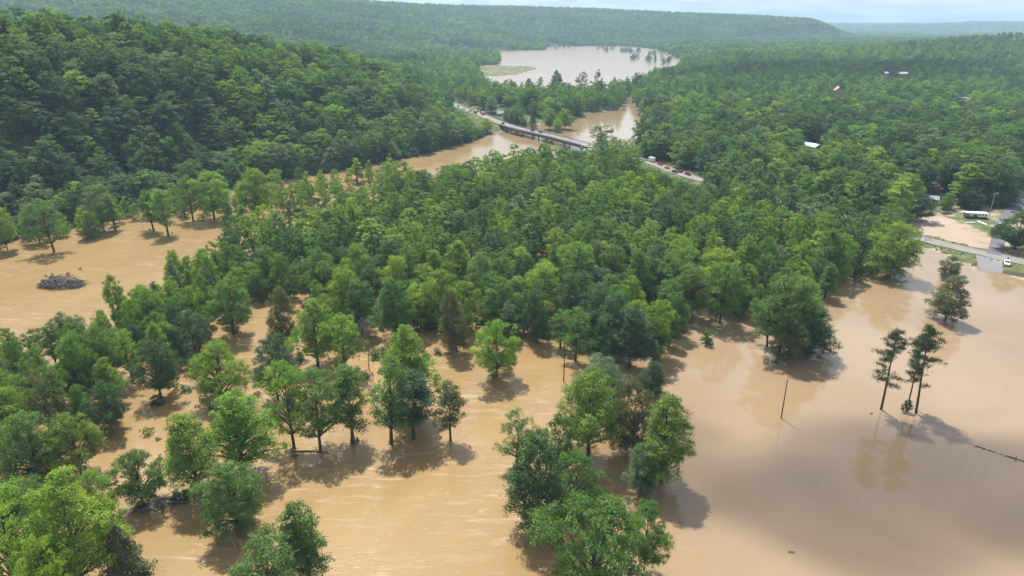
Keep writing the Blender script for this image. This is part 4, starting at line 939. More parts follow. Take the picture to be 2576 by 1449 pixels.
uz = np.maximum(height(q[:, 0], q[:, 1]), 0); uh = rw_.uniform(3, 7.5, n); uh[-75:] *= rw_.uniform(0.25, 0.6, 75); uh = keep_low(q[:, 0], q[:, 1], uz, uh)
o = scatter('undergrowth', K_BUSH, q[:, 0], q[:, 1], uz-0.4, uh, np.minimum(rw_.uniform(3.5, 8, n), uh*1.3), tints(q[:, 0], q[:, 1], rw_, ['mid', 'deep', 'blue'], [2, 5, 2]), 7); tag(o, 'leafy undergrowth standing in flood water below the trees', 'undergrowth', kind='stuff')  # mostly dark leaf tints: shade of the gaps between crowns put into the colour
# weeds on the verges
q = rw_.uniform((-90, 240), (330, 800), (60000, 2)); dr = line_dist(q[:, 0], q[:, 1], ROADPTS, ROADZ)[0]
hq = height(q[:, 0], q[:, 1]); dd = line_dist(q[:, 0], q[:, 1], DRIVE, DRIVEZ)[0]
m = (dr > 5.2) & (dd > 4.5) & (hq > 0.1) & ~inside(q[:, 0], q[:, 1], CLEARING) & (((dr < 11)) | inside(q[:, 0], q[:, 1], WGRASS) | inside(q[:, 0], q[:, 1], NGRASS))
q = q[m]; hq = hq[m]; n = len(q)
o = scatter('verge_weeds', K_GRASS, q[:, 0], q[:, 1], hq-0.1, rw_.uniform(0.25, 0.8, n), rw_.uniform(0.5, 1.5, n), tints(q[:, 0], q[:, 1], rw_, ['mid', 'bright', 'pale', 'olive'], [2, 2, 3, 2]), 8); tag(o, 'tufts of grass and weeds on the road banks and clearing', 'weeds', kind='stuff')

# ------------------------------------------------------------------ bridge
def perp(seg):
    t = np.gradient(seg[:, :2], axis=0); t /= np.linalg.norm(t, axis=1)[:, None]; return np.stack([-t[:, 1], t[:, 0]], 1), t
BS = RP[ib0:ib1+1].copy()
br = empty('road_bridge', (0, 0, 0)); tag(br, 'long concrete road bridge on dark girders crossing the flooded river', 'bridge')
ribbon('deck', BS, -4.7, 4.7, 0.0, CONCRETE, 0.3, br)
for a0, b0 in ((-4.3, -3.5), (3.5, 4.3)): ribbon('girder', BS, a0, b0, -0.31, GIRDER, 2.1, br)
ribbon('girder', BS, -0.4, 0.4, -0.31, GIRDER, 2.1, br)
nrm, tan = perp(BS)
for sgn in (-1, 1):
    ribbon('kerb', BS, sgn*4.45-0.2, sgn*4.45+0.2, 0.28, CONCRETE, 0.275, br)
    top = ribbon('handrail', BS, sgn*4.5-0.09, sgn*4.5+0.09, 1.15, RAIL, 0.16, br)
    ribbon('middle_rail', BS, sgn*4.5-0.05, sgn*4.5+0.05, 0.75, RAIL, 0.10, top)
    for i in range(0, len(BS), 1):
        p = BS[i]; q = p[:2]+nrm[i]*sgn*4.5
        MB().box(q[0]-0.09, q[0]+0.09, q[1]-0.09, q[1]+0.09, p[2]+0.28, p[2]+1.0).build('rail_post', RAIL, br)
for i in np.linspace(0, len(BS)-1, 6).astype(int):
    p = BS[i]; n2, t2 = nrm[i], tan[i]; mb = MB()
    c = [p[:2]+n2*s*4.0+t2*u*0.7 for s, u in ((-1, -1), (1, -1), (1, 1), (-1, 1))]
    mb.add([(*q, p[2]-3.2) for q in c]+[(*q, p[2]-2.42) for q in c], [(0, 3, 2, 1), (4, 5, 6, 7), (0, 1, 5, 4), (1, 2, 6, 5), (2, 3, 7, 6), (3, 0, 4, 7)])
    for s in (-2.6, 2.6): mb.tube([(*(p[:2]+n2*s), -3), (*(p[:2]+n2*s), p[2]-3.18)], [0.55, 0.55], 8)
    mb.build('pier', CONCRETE, br)

# ------------------------------------------------------------------ vehicles
def paint(name, col): return solid(name, col, 0.3, var=0.06, spec=0.5)
VP = {'white': paint('white_paint', (0.78, 0.78, 0.77)), 'red': paint('red_paint', (0.62, 0.045, 0.04)), 'darkred': paint('dark_red_paint', (0.34, 0.025, 0.035)), 'black': paint('black_paint', (0.02, 0.02, 0.025)),
      'navy': paint('navy_paint', (0.03, 0.04, 0.09)), 'grey': paint('grey_paint', (0.26, 0.26, 0.27)), 'orange': paint('rust_orange_paint', (0.45, 0.14, 0.06)), 'silver': paint('silver_paint', (0.5, 0.5, 0.52))}
def wheels(e, xs, y, r=0.38, wd=0.26):
    for x in xs:
        for s in (-1, 1):
            w = MB().tube([(x, s*y-wd/2, r), (x, s*y+wd/2, r)], [r, r], 14).build('wheel', TYRE, e)
            MB().tube([(x, s*(y+wd/2)-0.01*s, r), (x, s*(y+wd/2)+0.015*s, r)], [r*0.55, r*0.55], 10).build('rim', CHROME, w)
def vehicle(kind, col, pos, rz, label, cat, group=None):
    """front towards +x, wheels on z = 0"""
    e = empty({'pickup': 'pickup_truck', 'suv': 'parked_car', 'sedan': 'parked_car', 'fire': 'fire_truck', 'box': 'box_truck'}[kind], pos, rz); tag(e, label, cat, group); m = VP[col]
    if kind in ('pickup', 'suv', 'sedan'):
        L = {'pickup': 5.6, 'suv': 4.9, 'sedan': 4.7}[kind]; h = L/2; z0 = 0.42 if kind != 'sedan' else 0.3; zb = {'pickup': 1.12, 'suv': 1.1, 'sedan': 0.92}[kind]; zt = {'pickup': 1.85, 'suv': 1.8, 'sedan': 1.42}[kind]
        prof = [(-h, z0), (-h+0.05, zb-0.05), (h*0.38, zb), (h*0.95, zb-0.12), (h, z0+0.1), (h*0.97, z0)]
        MB().prism(prof, -0.94, 0.94).build('body', m, e, bevel=0.07)
        xa, xb = {'pickup': (-0.55, 1.15), 'suv': (-h+0.12, 0.95), 'sedan': (-1.35, 0.85)}[kind]
        cab = MB(); r0, r1 = (0.12, 0.55) if kind != 'sedan' else (0.6, 0.65)
        bot = [(xa, -0.86), (xb, -0.86), (xb, 0.86), (xa, 0.86)]; tp = [(xa+r0, -0.7), (xb-r1, -0.7), (xb-r1, 0.7), (xa+r0, 0.7)]
        cab.add([(x, y, zb-0.03) for x, y in bot]+[(x, y, zt-0.05) for x, y in tp], [(0, 3, 2, 1), (4, 5, 6, 7), (0, 1, 5, 4), (1, 2, 6, 5), (2, 3, 7, 6), (3, 0, 4, 7)])
        cab.build('window_glass', GLASS, e)
        MB().box(xa+r0-0.03, xb-r1+0.03, -0.74, 0.74, zt-0.045, zt).build('roof', m, e, bevel=0.02)
        for x0, x1 in ((xb-0.03, xb-r1-0.02), (xa+0.03, xa+r0+0.02), ((xa+xb)/2, (xa+xb)/2)):
            for s in (-1, 1): MB().tube([(x0, s*0.87, zb-0.02), (x1, s*0.71, zt-0.03)], [0.05, 0.045], 4).build('roof_pillar', m, e)
        if kind == 'pickup':
            MB().box(-h+0.12, -0.62, -0.78, 0.78, zb-0.03, zb-0.02).build('cargo_bed', DARKIN, e)
            for s in (-1, 1): MB().box(-h+0.02, -0.58, s*0.86-0.08, s*0.86+0.08, zb-0.06, zb+0.10).build('bed_side', m, e)
            MB().box(-h+0.0, -h+0.1, -0.8, 0.8, zb-0.06, zb+0.10).build('tailgate', m, e)
        for s in (-1, 1):
            MB().box(h-0.04, h+0.02, s*0.7-0.16, s*0.7+0.16, z0+0.28, z0+0.45).build('headlight', LAMP, e)
            MB().box(-h-0.02, -h+0.03, s*0.8-0.08, s*0.8+0.08, z0+0.25, z0+0.5).build('tail_light', VP['darkred'], e)
        MB().box(h-0.03, h+0.07, -0.85, 0.85, z0-0.02, z0+0.16).build('bumper', CHROME, e)
        MB().box(-h-0.08, -h+0.03, -0.85, 0.85, z0-0.02, z0+0.14).build('bumper', CHROME, e)
        wheels(e, (-h*0.6, h*0.6), 0.86)
    elif kind == 'fire':
        MB().prism([(-4.2, 0.6), (-4.2, 3.0), (1.5, 3.0), (1.5, 0.6)], -1.25, 1.25).build('equipment_body', m, e, bevel=0.06)
        MB().prism([(1.62, 0.6), (1.62, 2.85), (3.5, 2.8), (3.95, 1.7), (4.0, 0.6)], -1.22, 1.22).build('cab', m, e, bevel=0.06)
        MB().prism([(2.9, 1.75), (2.9, 2.6), (3.55, 2.6), (3.93, 1.78)], -1.24, 1.24).build('windshield', GLASS, e)
        for x in (-3.4, -2.0, -0.6): 
            for s in (-1, 1): MB().box(x-0.55, x+0.55, s*1.26-0.02, s*1.26+0.02, 0.9, 2.2).build('locker_door', CHROME, e)
        MB().box(-3.8, 1.2, -0.8, 0.8, 3.0, 3.14).build('hose_bed', DIRTYWHITE, e); MB().box(2.0, 2.35, -0.9, 0.9, 2.84, 3.02).build('light_bar', LAMP, e)
        for s in (-1, 1): MB().box(3.98, 4.03, s*0.9-0.18, s*0.9+0.18, 0.95, 1.2).build('headlight', LAMP, e)
        MB().box(3.98, 4.2, -1.2, 1.2, 0.5, 0.75).build('bumper', CHROME, e); wheels(e, (-2.6, 2.7), 1.12, 0.52, 0.34)
    else:
        MB().box(-3.6, 1.3, -1.2, 1.2, 0.75, 3.2).build('cargo_box', m, e, bevel=0.04)
        MB().prism([(1.4, 0.5), (1.4, 2.3), (2.2, 2.3), (2.75, 1.4), (3.5, 1.2), (3.55, 0.5)], -1.05, 1.05).build('cab', m, e, bevel=0.06)
        MB().prism([(1.7, 1.45), (1.7, 2.15), (2.2, 2.2), (2.68, 1.5)], -1.07, 1.07).build('window_glass', GLASS, e)
        MB().box(-3.65, -3.6, -1.0, 1.0, 0.9, 3.0).build('rear_door', DIRTYWHITE, e)
        MB().box(3.5, 3.65, -1.0, 1.0, 0.45, 0.65).build('bumper', CHROME, e); wheels(e, (-2.2, 2.6), 0.98, 0.45, 0.3)
    return e
def on_road(px, py, off=0.0):
    """nearest road point to a picture point, moved sideways by off; returns position and heading"""
    g = P(px, py, 2.5)[:2]; i = int(np.clip(np.linalg.norm(RP[:, :2]-g, axis=1).argmin(), 1, len(RP)-2))
    t = RP[i+1]-RP[i-1]; t = t/np.linalg.norm(t[:2]); n2 = np.array((-t[1], t[0]))
    p = RP[i].copy(); p[:2] += n2*off
    z = 0.0 if ib0 <= i <= ib1 else 0.0
    return (float(p[0]), float(p[1]), float(p[2]+0.008)), math.atan2(t[1], t[0])
GRP_W, GRP_B, GRP_E = 'vehicles on the causeway before the bridge', 'vehicles stopped on the bridge', 'vehicles stopped on the road past the bridge'
def rv(kind, col, px, py, off, flip, label, cat, grp):
    p, a = on_road(px, py, off); vehicle(kind, col, p, a+(math.pi if flip else 0), label, cat, grp)
rv('pickup', 'orange', 1152, 271, -1.8, True, 'rust-orange pickup farthest up the causeway road', 'pickup', GRP_W)
rv('pickup', 'white', 1166, 277, -1.8, True, 'white pickup right behind the rust-orange one on the causeway', 'pickup', GRP_W)
rv('suv', 'grey', 1186, 283, -1.8, True, 'grey car between the white pickup and the fire trucks', 'car', GRP_W)
rv('fire', 'darkred', 1209, 289, -1.9, True, 'dark red fire truck on the causeway, farther of two', 'fire truck', GRP_W)
rv('fire', 'red', 1226, 293, 1.9, True, 'pale red fire truck on the causeway, nearer the bridge', 'fire truck', GRP_W)
rv('suv', 'black', 1299, 318, -1.7, True, 'black car just driven onto the bridge', 'car', GRP_B)
rv('pickup', 'black', 1366, 337, 1.9, False, 'black pickup halfway along the bridge', 'pickup', GRP_B)
rv('suv', 'navy', 1386, 341, 1.9, False, 'dark blue car right behind the black pickup on the bridge', 'car', GRP_B)
rv('box', 'white', 1627, 404, 1.8, True, 'white box truck at the head of the red vehicles', 'box truck', GRP_E)
rv('pickup', 'red', 1647, 412, 1.8, True, 'bright red pickup behind the white box truck', 'pickup', GRP_E)
rv('sedan', 'red', 1673, 423, 0.0, True, 'small red car in mid road between the red pickups', 'car', GRP_E)
rv('suv', 'darkred', 1701, 431, 1.8, True, 'dark red car beside the navy pickup', 'car', GRP_E)
rv('pickup', 'navy', 1694, 434, -2.0, False, 'navy blue pickup facing away from the red vehicles', 'pickup', GRP_E)
rv('pickup', 'darkred', 1722, 437, 1.8, True, 'dark red pickup last in the line of red vehicles', 'pickup', GRP_E)
p = P(2531, 668, 0.55); z = 0.62
vehicle('pickup', 'white', (p[0], p[1], float(height([p[0]], [p[1]])[0])+0.02), math.atan2(-0.86, -0.5), 'white pickup truck parked nose to the water by the ramp', 'pickup')
for px, py, col, a, lb in ((1276, 291, 'white', 0.4, 'small white car parked on the verge beyond the causeway'), (1286, 289, 'navy', 2.6, 'dark blue car parked on the verge next to the white one')):
    q = P(px, py, 2); vehicle('sedan', col, (q[0], q[1], float(height([q[0]], [q[1]])[0])+0.01), a, lb, 'car')

# ------------------------------------------------------------------ buildings
def zat(p): return float(height([p[0]], [p[1]])[0])
def house(name, px, py, L, Wd, wall_h, roof_h, rz, wallm, roofm, label, nwin=3, z=None):
    p = ground_px(px, py); e = empty(name, (p[0], p[1], p[2]-0.1), rz); tag(e, label, 'building')
    MB().box(-L/2, L/2, -Wd/2, Wd/2, 0, wall_h).build('wall', wallm, e)
    gm = MB(); x = L/2-0.05
    gm.add([(-x, -Wd/2+0.03, wall_h), (-x, Wd/2-0.03, wall_h), (-x, 0, wall_h+roof_h-0.1), (x, -Wd/2+0.03, wall_h), (x, Wd/2-0.03, wall_h), (x, 0, wall_h+roof_h-0.1)], [(0, 1, 2), (3, 5, 4), (0, 2, 5, 3), (1, 4, 5, 2)])
    gm.build('gable', wallm, e)
    ov = 0.45; rl = L/2+ov; k = ov*roof_h/(Wd/2)
    for s in (-1, 1):
        prof = [(s*(Wd/2+ov), wall_h-k), (0, wall_h+roof_h), (0, wall_h+roof_h+0.14), (s*(Wd/2+ov), wall_h-k+0.14)]
        MB().add([(-rl, y, zz) for y, zz in prof]+[(rl, y, zz) for y, zz in prof], [(0, 1, 2, 3), (7, 6, 5, 4), (0, 4, 5, 1), (1, 5, 6, 2), (2, 6, 7, 3), (3, 7, 4, 0)]).build('roof_slope', roofm, e)
    MB().box(-rl, rl, -0.16, 0.16, wall_h+roof_h+0.13, wall_h+roof_h+0.2).build('roof_ridge', roofm, e)
    for s in (-1, 1):
        for i in range(nwin):
            x = -L/2+L*(i+0.5)/nwin
            w = MB().box(x-0.55, x+0.55, s*(Wd/2)-0.03, s*(Wd/2)+0.03, wall_h*0.4, wall_h*0.85).build('window', GLASS, e)
            MB().box(x-0.65, x+0.65, s*(Wd/2)-0.02*s, s*(Wd/2)+0.06*s, wall_h*0.34, wall_h*0.4-0.005).build('sill', DIRTYWHITE, w)
    MB().box(L/2-0.03, L/2+0.03, -0.5, 0.5, 0, 2.05).build('door', GREYWALL, e)
    return e
house('metal_roof_house', 2041, 380, 12, 9, 4.2, 1.6, R(-62), GREYWALL, WHITEMETAL, 'house with a bright white metal roof among the trees past the road')
house('metal_roof_shed', 2266, 195, 18, 12, 6.5, 2.5, R(8), GREYWALL, WHITEMETAL, 'far barn with a white roof, largest of two specks on the wooded slope', 4, None)
house('metal_roof_shed', 2226, 193, 9, 8, 6, 2, R(20), GREYWALL, WHITEMETAL, 'small far white-roofed shed left of the barn', 2, None)
house('tan_house', 2105, 245, 15, 11, 8.5, 4.5, R(75), TANWALL, TANWALL, 'tan house front showing in the forest below the far barn', 3, None)
house('grey_roof_house', 2422, 268, 17, 12, 7.5, 3, R(15), GREYWALL, GREYROOF, 'grey-roofed house nearly hidden in the forest at right', 3, None)
house('grey_roof_house', 2337, 511, 8, 6, 3.0, 1.4, R(-30), GREYWALL, GREYROOF, 'small grey-blue roof under the trees behind the muddy clearing', 2)
house('grey_roof_cabin', 1264, 291, 9, 7, 2.6, 2.6, R(-25), GREYWALL, GREYROOF, 'pale grey cabin by the verge beyond the causeway', 2)

# long white trailer, stripped open by the flood
p = P(2452, 549, 1.2); tz = zat(p)
tr = empty('wrecked_trailer', (p[0], p[1], tz), R(-9), (0.8, 0.95, 0.95)); tag(tr, 'long white wrecked mobile trailer with torn open side in the clearing', 'trailer')
MB().box(-6.4, 6.4, -1.7, 1.7, 0.45, 0.75).build('chassis', DARKIN, tr)
MB().box(-6.3, 6.3, 1.5, 1.6, 0.76, 3.0).build('rear_wall', DIRTYWHITE, tr)
MB().prism([(-6.6, 3.0), (-6.6, 3.1), (6.6, 3.1), (6.6, 3.0)], -1.85, 1.85).build('roof', WHITEMETAL, tr)
MB().prism([(-6.2, 3.105), (-5.8, 3.28), (5.8, 3.28), (6.2, 3.105)], -0.8, 0.8).build('roof_cap', WHITEMETAL, tr)
for x0, x1, z0, z1 in ((-4.6, -2.1, 1.2, 2.99), (-2.1, 0.6, 2.2, 2.99), (0.6, 6.25, 1.0, 2.99)):
    MB().box(x0, x1, -1.62, -1.54, z0, z1).build('side_panel', WHITEMETAL if x0 > 0 else DIRTYWHITE, tr)
for x in (1.6, 3.4, 5.2): MB().box(x-0.4, x+0.4, -1.66, -1.60, 1.7, 2.5).build('window', GLASS, tr)
MB().box(6.2, 6.3, -1.54, 1.5, 0.76, 2.99).build('end_wall', WHITEMETAL, tr); MB().box(-0.05, 0.05, -1.4, 1.4, 0.76, 2.9).build('inner_wall', GREYWALL, tr)
for x in (-6.2, -4.6): MB().tube([(x, -1.6, 0.7), (x, -1.6, 3.0)], [0.07, 0.07], 6).build('post', DIRTYWHITE, tr)
wheels(tr, (-1.2, 0.2), 1.5, 0.45, 0.28)
rb = random.Random(31)
def panel(px, py, l, w, m, label, rz=None, tilt=0.15):
    q = P(px, py, 1.2); a = rb.uniform(0, 3.1) if rz is None else rz
    e = MB().box(-l/2, l/2, -w/2, w/2, 0, 0.06).add([(-l/2, -w/2, 0.065), (-l/2, -w/2+0.08, 0.12), (-l/2, -w/2+0.16, 0.065), (l/2, -w/2, 0.065), (l/2, -w/2+0.08, 0.12), (l/2, -w/2+0.16, 0.065)], [(0, 1, 2), (3, 5, 4), (0, 3, 4, 1), (1, 4, 5, 2)]).build('torn_sheet', m)
    e.location = (q[0], q[1], zat(q)+0.12); e.rotation_euler = (rb.uniform(-tilt, tilt), rb.uniform(-tilt, tilt), a); tag(e, label, 'debris', 'sheets of wreckage in the clearing')
panel(2440, 561, 5.0, 1.6, DIRTYWHITE, 'cream torn sheet lying in front of the trailer, longer one'); panel(2470, 562, 4.5, 1.0, WHITEMETAL, 'white strip of sheet lying below the trailer end')
panel(2425, 522, 3.6, 1.4, DIRTYWHITE, 'pale sheet lying behind the left end of the trailer'); panel(2519, 563, 2.4, 1.4, WHITEMETAL, 'white sheet by the side road, left of two', 0.2); panel(2531, 567, 3.0, 1.5, WHITEMETAL, 'white sheet by the side road at the dark tree', 0.1)
panel(2294, 541, 4.0, 2.6, WHITEMETAL, 'white sheet metal heap at the left end of the clearing', 0.8, 0.35)

# ------------------------------------------------------------------ driftwood and debris
def drift(name, pos, rz, lx, ly, hz_, n, label, leafy=0.15, seed=1, r=(0.05, 0.16)):
    rr = random.Random(seed); e = empty(name, pos, rz); tag(e, label, 'driftwood')
    br_ = MB(); lg = []
    for i in range(n):
        u = rr.uniform(-1, 1); v = rr.uniform(-1, 1)*(1-0.5*abs(u)); top = hz_*(1-0.75*abs(u)**1.5)*(1-0.6*abs(v))
        c = Vector((u*lx*0.9, v*ly, rr.uniform(-0.1, max(0.15, top)))); a = rr.gauss(0.1, 0.8); l = rr.uniform(1.2, 3.6)*(1 if lx > 2 else lx*0.5)
        d = Vector((math.cos(a), math.sin(a), rr.uniform(-0.25, 0.35)))*l/2; k = rr.uniform(*r)
        br_.tube([c-d, c+Vector((rr.gauss(0, 0.1), rr.gauss(0, 0.1), 0.1)), c+d], [k, k*0.8, k*0.35], 5)
    br_.build('branch_tangle', WEATHERED, e)
    for i in range(5 if lx > 2 else 0):
        c = Vector((rr.uniform(-0.6, 0.6)*lx, rr.uniform(-0.6, 0.3)*ly, rr.uniform(0, hz_*0.5))); a = rr.gauss(0, 0.35); d = Vector((math.cos(a), math.sin(a), rr.uniform(-0.1, 0.15)))*rr.uniform(2, 3.4)
        MB().tube([c-d, c, c+d], [0.32, 0.28, 0.16], 7).build('log', WEATHERED if i % 2 else DEADBARK, e)
    if leafy:
        rs = np.random.RandomState(seed); C = []; Nn = []
        for i in range(6):
            c = np.array((rs.uniform(-0.9, 0.9)*lx, rs.uniform(0.0, 0.9)*ly, rs.uniform(0.5, 1.2)*hz_)); m = 60
            q = rs.normal(0, 0.4, (m, 3)); C.append(c+q); Nn.append(unit(q+rs.normal(0, 0.3, (m, 3))))
        C = np.concatenate(C); V, F, lv = leaves(C, np.concatenate(Nn), 0.4, np.clip(rs.normal(0.5, 0.15, len(C)), 0, 1), rs)
        me = fast_mesh('sprigs', V, F, 4, [LEAF]); at = me.attributes.new('lv', 'FLOAT', 'POINT'); at.data.foreach_set('value', lv.astype(np.float32))
        c = link('leafy_sprigs', me, e); c.color = (0.10, 0.11, 0.05, 1)
    return e
p = P(158, 719); drift('driftwood_island', (p[0], p[1], 0), R(-2), 9.0, 4.6, 5.2, 620, 'grey driftwood island of tangled branches in the brown river', 0.2, 3)
p = P(415, 1268); drift('driftwood_heap', (p[0], p[1], 0), R(24), 6.5, 1.6, 1.0, 150, 'brown heap of drift branches caught beside the round foreground tree', 0.1, 4, (0.04, 0.11))
p = P(2381, 539, 1); drift('wreckage_heap', (p[0], p[1], zat(p)), 0.3, 3.0, 1.6, 1.8, 90, 'dark tangle of wreckage at the foot of the clearing tree', 0, 5, (0.05, 0.14))
p = P(780, 1137); e = MB().tube([(-4.5, 0, 0.05), (-1, 0.15, 0.2), (2, 0, 0.12), (4.8, -0.2, 0.0)], [0.22, 0.2, 0.16, 0.08], 8).tube([(-4.2, 0, 0.1), (-4.9, 0.5, 0.5)], [0.12, 0.04], 5).tube([(0.5, 0.1, 0.2), (1.5, 0.7, 0.4)], [0.08, 0.03], 5).build('fallen_log', BARK); e.location = (p[0], p[1], 0); tag(e, 'dark log floating across the feet of the foreground row', 'log')
# the drowned fence line at the right edge
fl_ = empty('drowned_fence', (0, 0, 0)); tag(fl_, 'drowned fence line hung with dark debris at the right edge', 'fence')
a, b = P(2452, 1122), P(2640, 1182); rr = random.Random(8)
wire = [a+(b-a)*t+np.array((0, 0, 0.14)) for t in np.linspace(0, 1, 12)]
MB().tube(wire, [0.035]*12, 5).build('wire', RAIL, fl_)
for i in range(70):
    t = 1-rr.random()**1.3; q = a+(b-a)*t; mb = MB(); l = rr.uniform(0.2, 0.55); an = rr.gauss(-0.3, 0.7)
    mb.tube([(q[0]-l*math.cos(an), q[1]-l*math.sin(an), rr.uniform(0, 0.1)), (q[0], q[1], rr.uniform(0.08, 0.2)), (q[0]+l*math.cos(an), q[1]+l*math.sin(an), rr.uniform(0, 0.15))], [0.05, 0.09, 0.03], 5).build('caught_stick', POLEWOOD, fl_)
q = P(2554, 1160); MB().tube([(q[0], q[1], -1.5), (q[0]+0.05, q[1], 1.3)], [0.09, 0.08], 7).build('post', POLEWOOD, fl_)
for i, (px, py, s, lb) in enumerate(((1991, 1390, 0.5, 'dark clump of debris afloat alone in the still foreground water'), (2409, 690, 0.45, 'dark speck of debris afloat near the road ramp'), (2192, 1041, 0.35, 'sticks afloat left of the pines'))):
    q = P(px, py); e = drift('floating_debris', (q[0], q[1], 0), 0.3*i, s, s*0.5, 0.25, 14, lb, 0, 20+i, (0.04, 0.09))

# ------------------------------------------------------------------ poles and wires
def pole(px, py, ptop, m, label, z=0.0, arm=True, lamp=False):
    b = P(px, py, z); zt = CAM_H+b[1]*slope_of_row(ptop); e = empty('utility_pole', (b[0], b[1], z)); tag(e, label, 'utility pole', 'utility poles'); h = zt-z
    MB().tube([(0, 0, -1.5), (0, 0, h)], [0.17, 0.11], 8).build('shaft', m, e)
    if arm: MB().box(-1.1, 1.1, -0.06, 0.06, h-0.75, h-0.6).build('crossarm', m, e); [MB().tube([(x, 0, h-0.6), (x, 0, h-0.42)], [0.05, 0.04], 6).build('insulator', GREYPOLE, e) for x in (-0.95, 0, 0.95)]
    if lamp:
        MB().tube([(0, 0, h-0.3), (0.7, 0, h+0.1), (1.3, 0, h+0.1)], [0.05, 0.04, 0.04], 6).build('lamp_arm', m, e); MB().box(1.1, 1.7, -0.14, 0.14, h+0.02, h+0.16).build('lamp_head', DIRTYWHITE, e)
    return b, zt
pb, pz = pole(1965, 1052, 955, POLEWOOD, 'dark pole standing alone in the still water', 0, False)
pole(2306, 637, 575, POLEWOOD, 'dark utility pole with a crossarm at the road bank', 0.2)
pole(2488, 545, 486, GREYPOLE, 'pale grey lamp pole behind the white trailer', 1.2, False, True)
pb2, pz2 = pole(1418, 960, 868, POLEWOOD, 'dark pole half hidden behind the central clump', 0, True)
for (a, za), (b, zb_) in (((pb, pz), (pb2, pz2)),):
    for k in (0.15, 0.9):
        pts = []
        for t in np.linspace(0, 1, 14):
            q = a+(b-a)*t; pts.append((q[0], q[1], za+(zb_-za)*t-k-1.6*4*t*(1-t)*0.6))
        w = MB().tube(pts, [0.011]*14, 4, False).build('power_wire', GREYPOLE); tag(w, ('upper' if k < 0.5 else 'lower')+' power wire '+('from the lone pole to the pole behind the central clump' if a is pb else 'from the half hidden pole into the trees'), 'wire', 'power wires')

# ------------------------------------------------------------------ people
def person(px, py, z, rz, shirt, trousers, label, stride=0.15):
    q = P(px, py, z); zz = z; e = empty('person', (q[0], q[1], zz), rz); tag(e, label, 'person', 'people at the road')
    J = [(0, 0, 0.95), (0, 0, 1.15), (0, 0, 1.40), (0, 0, 1.52), (0, 0.02, 1.63), (0, 0.02, 1.72),
         (0.19, 0, 1.40), (0.25, 0.02, 1.12), (0.27, 0.1, 0.88), (0.28, 0.13, 0.79), (-0.19, 0, 1.40), (-0.25, 0.0, 1.12), (-0.27, 0.06, 0.88), (-0.28, 0.08, 0.79),
         (0.10, 0, 0.90), (0.11, stride*0.6, 0.50), (0.12, stride*0.2, 0.09), (0.12, stride*0.2+0.16, 0.04), (-0.10, 0, 0.90), (-0.11, -stride*0.2, 0.50), (-0.12, -stride, 0.09), (-0.12, -stride+0.16, 0.04)]
    E_ = [(0, 1), (1, 2), (2, 3), (3, 4), (4, 5), (2, 6), (6, 7), (7, 8), (8, 9), (2, 10), (10, 11), (11, 12), (12, 13), (0, 14), (14, 15), (15, 16), (16, 17), (0, 18), (18, 19), (19, 20), (20, 21)]
    rad = [0.15, 0.14, 0.16, 0.06, 0.10, 0.08, 0.07, 0.05, 0.04, 0.035, 0.07, 0.05, 0.04, 0.035, 0.095, 0.065, 0.045, 0.04, 0.095, 0.065, 0.045, 0.04]
    me = bpy.data.meshes.new('figure'); me.from_pydata(J, E_, []); m, nt, out = nmat('clothes_'+label[:12])
    b_ = N(nt, 'ShaderNodeBsdfPrincipled'); tc = N(nt, 'ShaderNodeTexCoord'); sp = N(nt, 'ShaderNodeSeparateXYZ'); nt.links.new(tc.outputs['Object'], sp.inputs[0])
    c1 = mixc(nt, mapr(nt, sp.outputs[2], 0.93, 0.95), trousers, shirt); c2 = mixc(nt, mapr(nt, sp.outputs[2], 1.47, 1.49), c1, (0.42, 0.26, 0.19)); c3 = mixc(nt, mapr(nt, sp.outputs[2], 1.70, 1.72), c2, (0.03, 0.02, 0.015))
    nt.links.new(c3, b_.inputs['Base Color']); b_.inputs['Roughness'].default_value = 0.8; nt.links.new(b_.outputs[0], out.inputs[0]); me.materials.append(m)
    f = link('figure', me, e); sk = f.modifiers.new('skin', 'SKIN'); sk.use_smooth_shade = True
    if not me.skin_vertices: bpy.context.view_layer.objects.active = f
    for v, r_ in zip(me.skin_vertices[0].data, rad): v.radius = (r_, r_)
    me.skin_vertices[0].data[0].use_root = True
    f.modifiers.new('sub', 'SUBSURF').levels = 1
    return e
person(2329, 606, 1.21, 0.6, (0.05, 0.06, 0.10), (0.04, 0.04, 0.05), 'person in dark clothes walking on the road, left of two')
person(2338, 605, 1.21, -2.4, (0.03, 0.03, 0.035), (0.05, 0.05, 0.07), 'person in black standing on the road, right of two', 0.02)
person(2535, 655, 1.21, 2.0, (0.16, 0.13, 0.12), (0.05, 0.05, 0.06), 'person in brown standing behind the white pickup', 0.02)
person(1684, 436, 1.95, 1.0, (0.05, 0.05, 0.06), (0.03, 0.03, 0.04), 'person in dark clothes standing beside the small red car', 0.05)
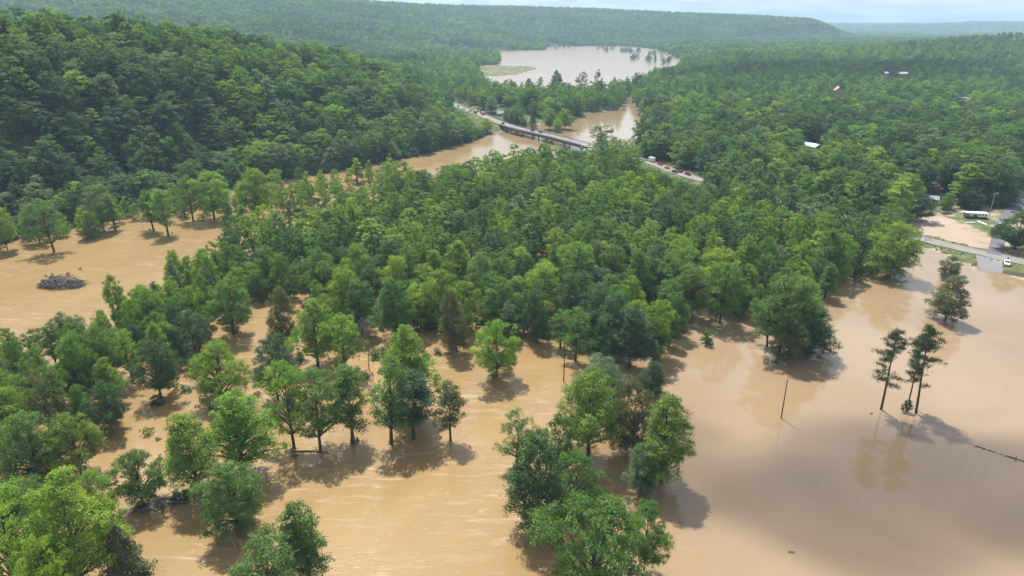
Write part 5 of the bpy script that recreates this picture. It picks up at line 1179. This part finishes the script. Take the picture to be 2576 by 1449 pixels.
person(1742, 452, 1.85, 1.0, (0.10, 0.10, 0.12), (0.03, 0.03, 0.04), 'person on foot at the end of the line of red vehicles', 0.15)

# ------------------------------------------------------------------ air
hz, nt, out = nmat('haze_air')
pv = N(nt, 'ShaderNodeVolumePrincipled'); pv.inputs['Color'].default_value = (0.56, 0.80, 1.0, 1); pv.inputs['Density'].default_value = 0.000122; pv.inputs['Anisotropy'].default_value = 0.0
nt.links.new(pv.outputs[0], out.inputs['Volume'])
o = MB().box(-14500, 14500, -14500, 14500, -4.5, 330).build('haze', hz); tag(o, kind='stuff')
# fair-weather clouds drifting over the valley; their soft shadows lie on field and hillside
cm, nt, out = nmat('cloud_vapour')
pv = N(nt, 'ShaderNodeVolumePrincipled'); pv.inputs['Color'].default_value = (0.98, 0.98, 0.98, 1); pv.inputs['Density'].default_value = 0.03; pv.inputs['Anisotropy'].default_value = 0.3
nt.links.new(pv.outputs[0], out.inputs['Volume'])
rc = random.Random(12)
def cloud(gx, gy, rx, ry, alt, n, thick):
    bm = bmesh.new()
    for i in range(n):
        u, v = rc.gauss(0, 0.42), rc.gauss(0, 0.42)
        m = Matrix.Translation((u*rx, v*ry, rc.uniform(-0.2, 0.3)*thick)) @ Matrix.Diagonal((rx*rc.uniform(0.35, 0.6), ry*rc.uniform(0.4, 0.7), thick*rc.uniform(0.5, 1.0), 1))
        bmesh.ops.create_icosphere(bm, subdivisions=2, radius=1.0, matrix=m)
    me = bpy.data.meshes.new('cloud'); bm.to_mesh(me); bm.free(); me.materials.append(cm)
    o = link('cloud', me); k = alt/SUN_DIR.z; o.location = (gx+SUN_DIR.x*k, gy+SUN_DIR.y*k, alt); tag(o, kind='stuff')
    rmd = o.modifiers.new('union', 'REMESH'); rmd.mode = 'VOXEL'; rmd.voxel_size = max(4.0, thick*0.3)
    return o
cloud(95, 118, 62, 26, 850, 9, 26)
cloud(150, 95, 60, 22, 870, 7, 22)
cloud(45, 128, 26, 20, 860, 5, 14)
cloud(560, 1150, 300, 160, 950, 12, 40)
cloud(-500, 1500, 350, 200, 980, 12, 40)
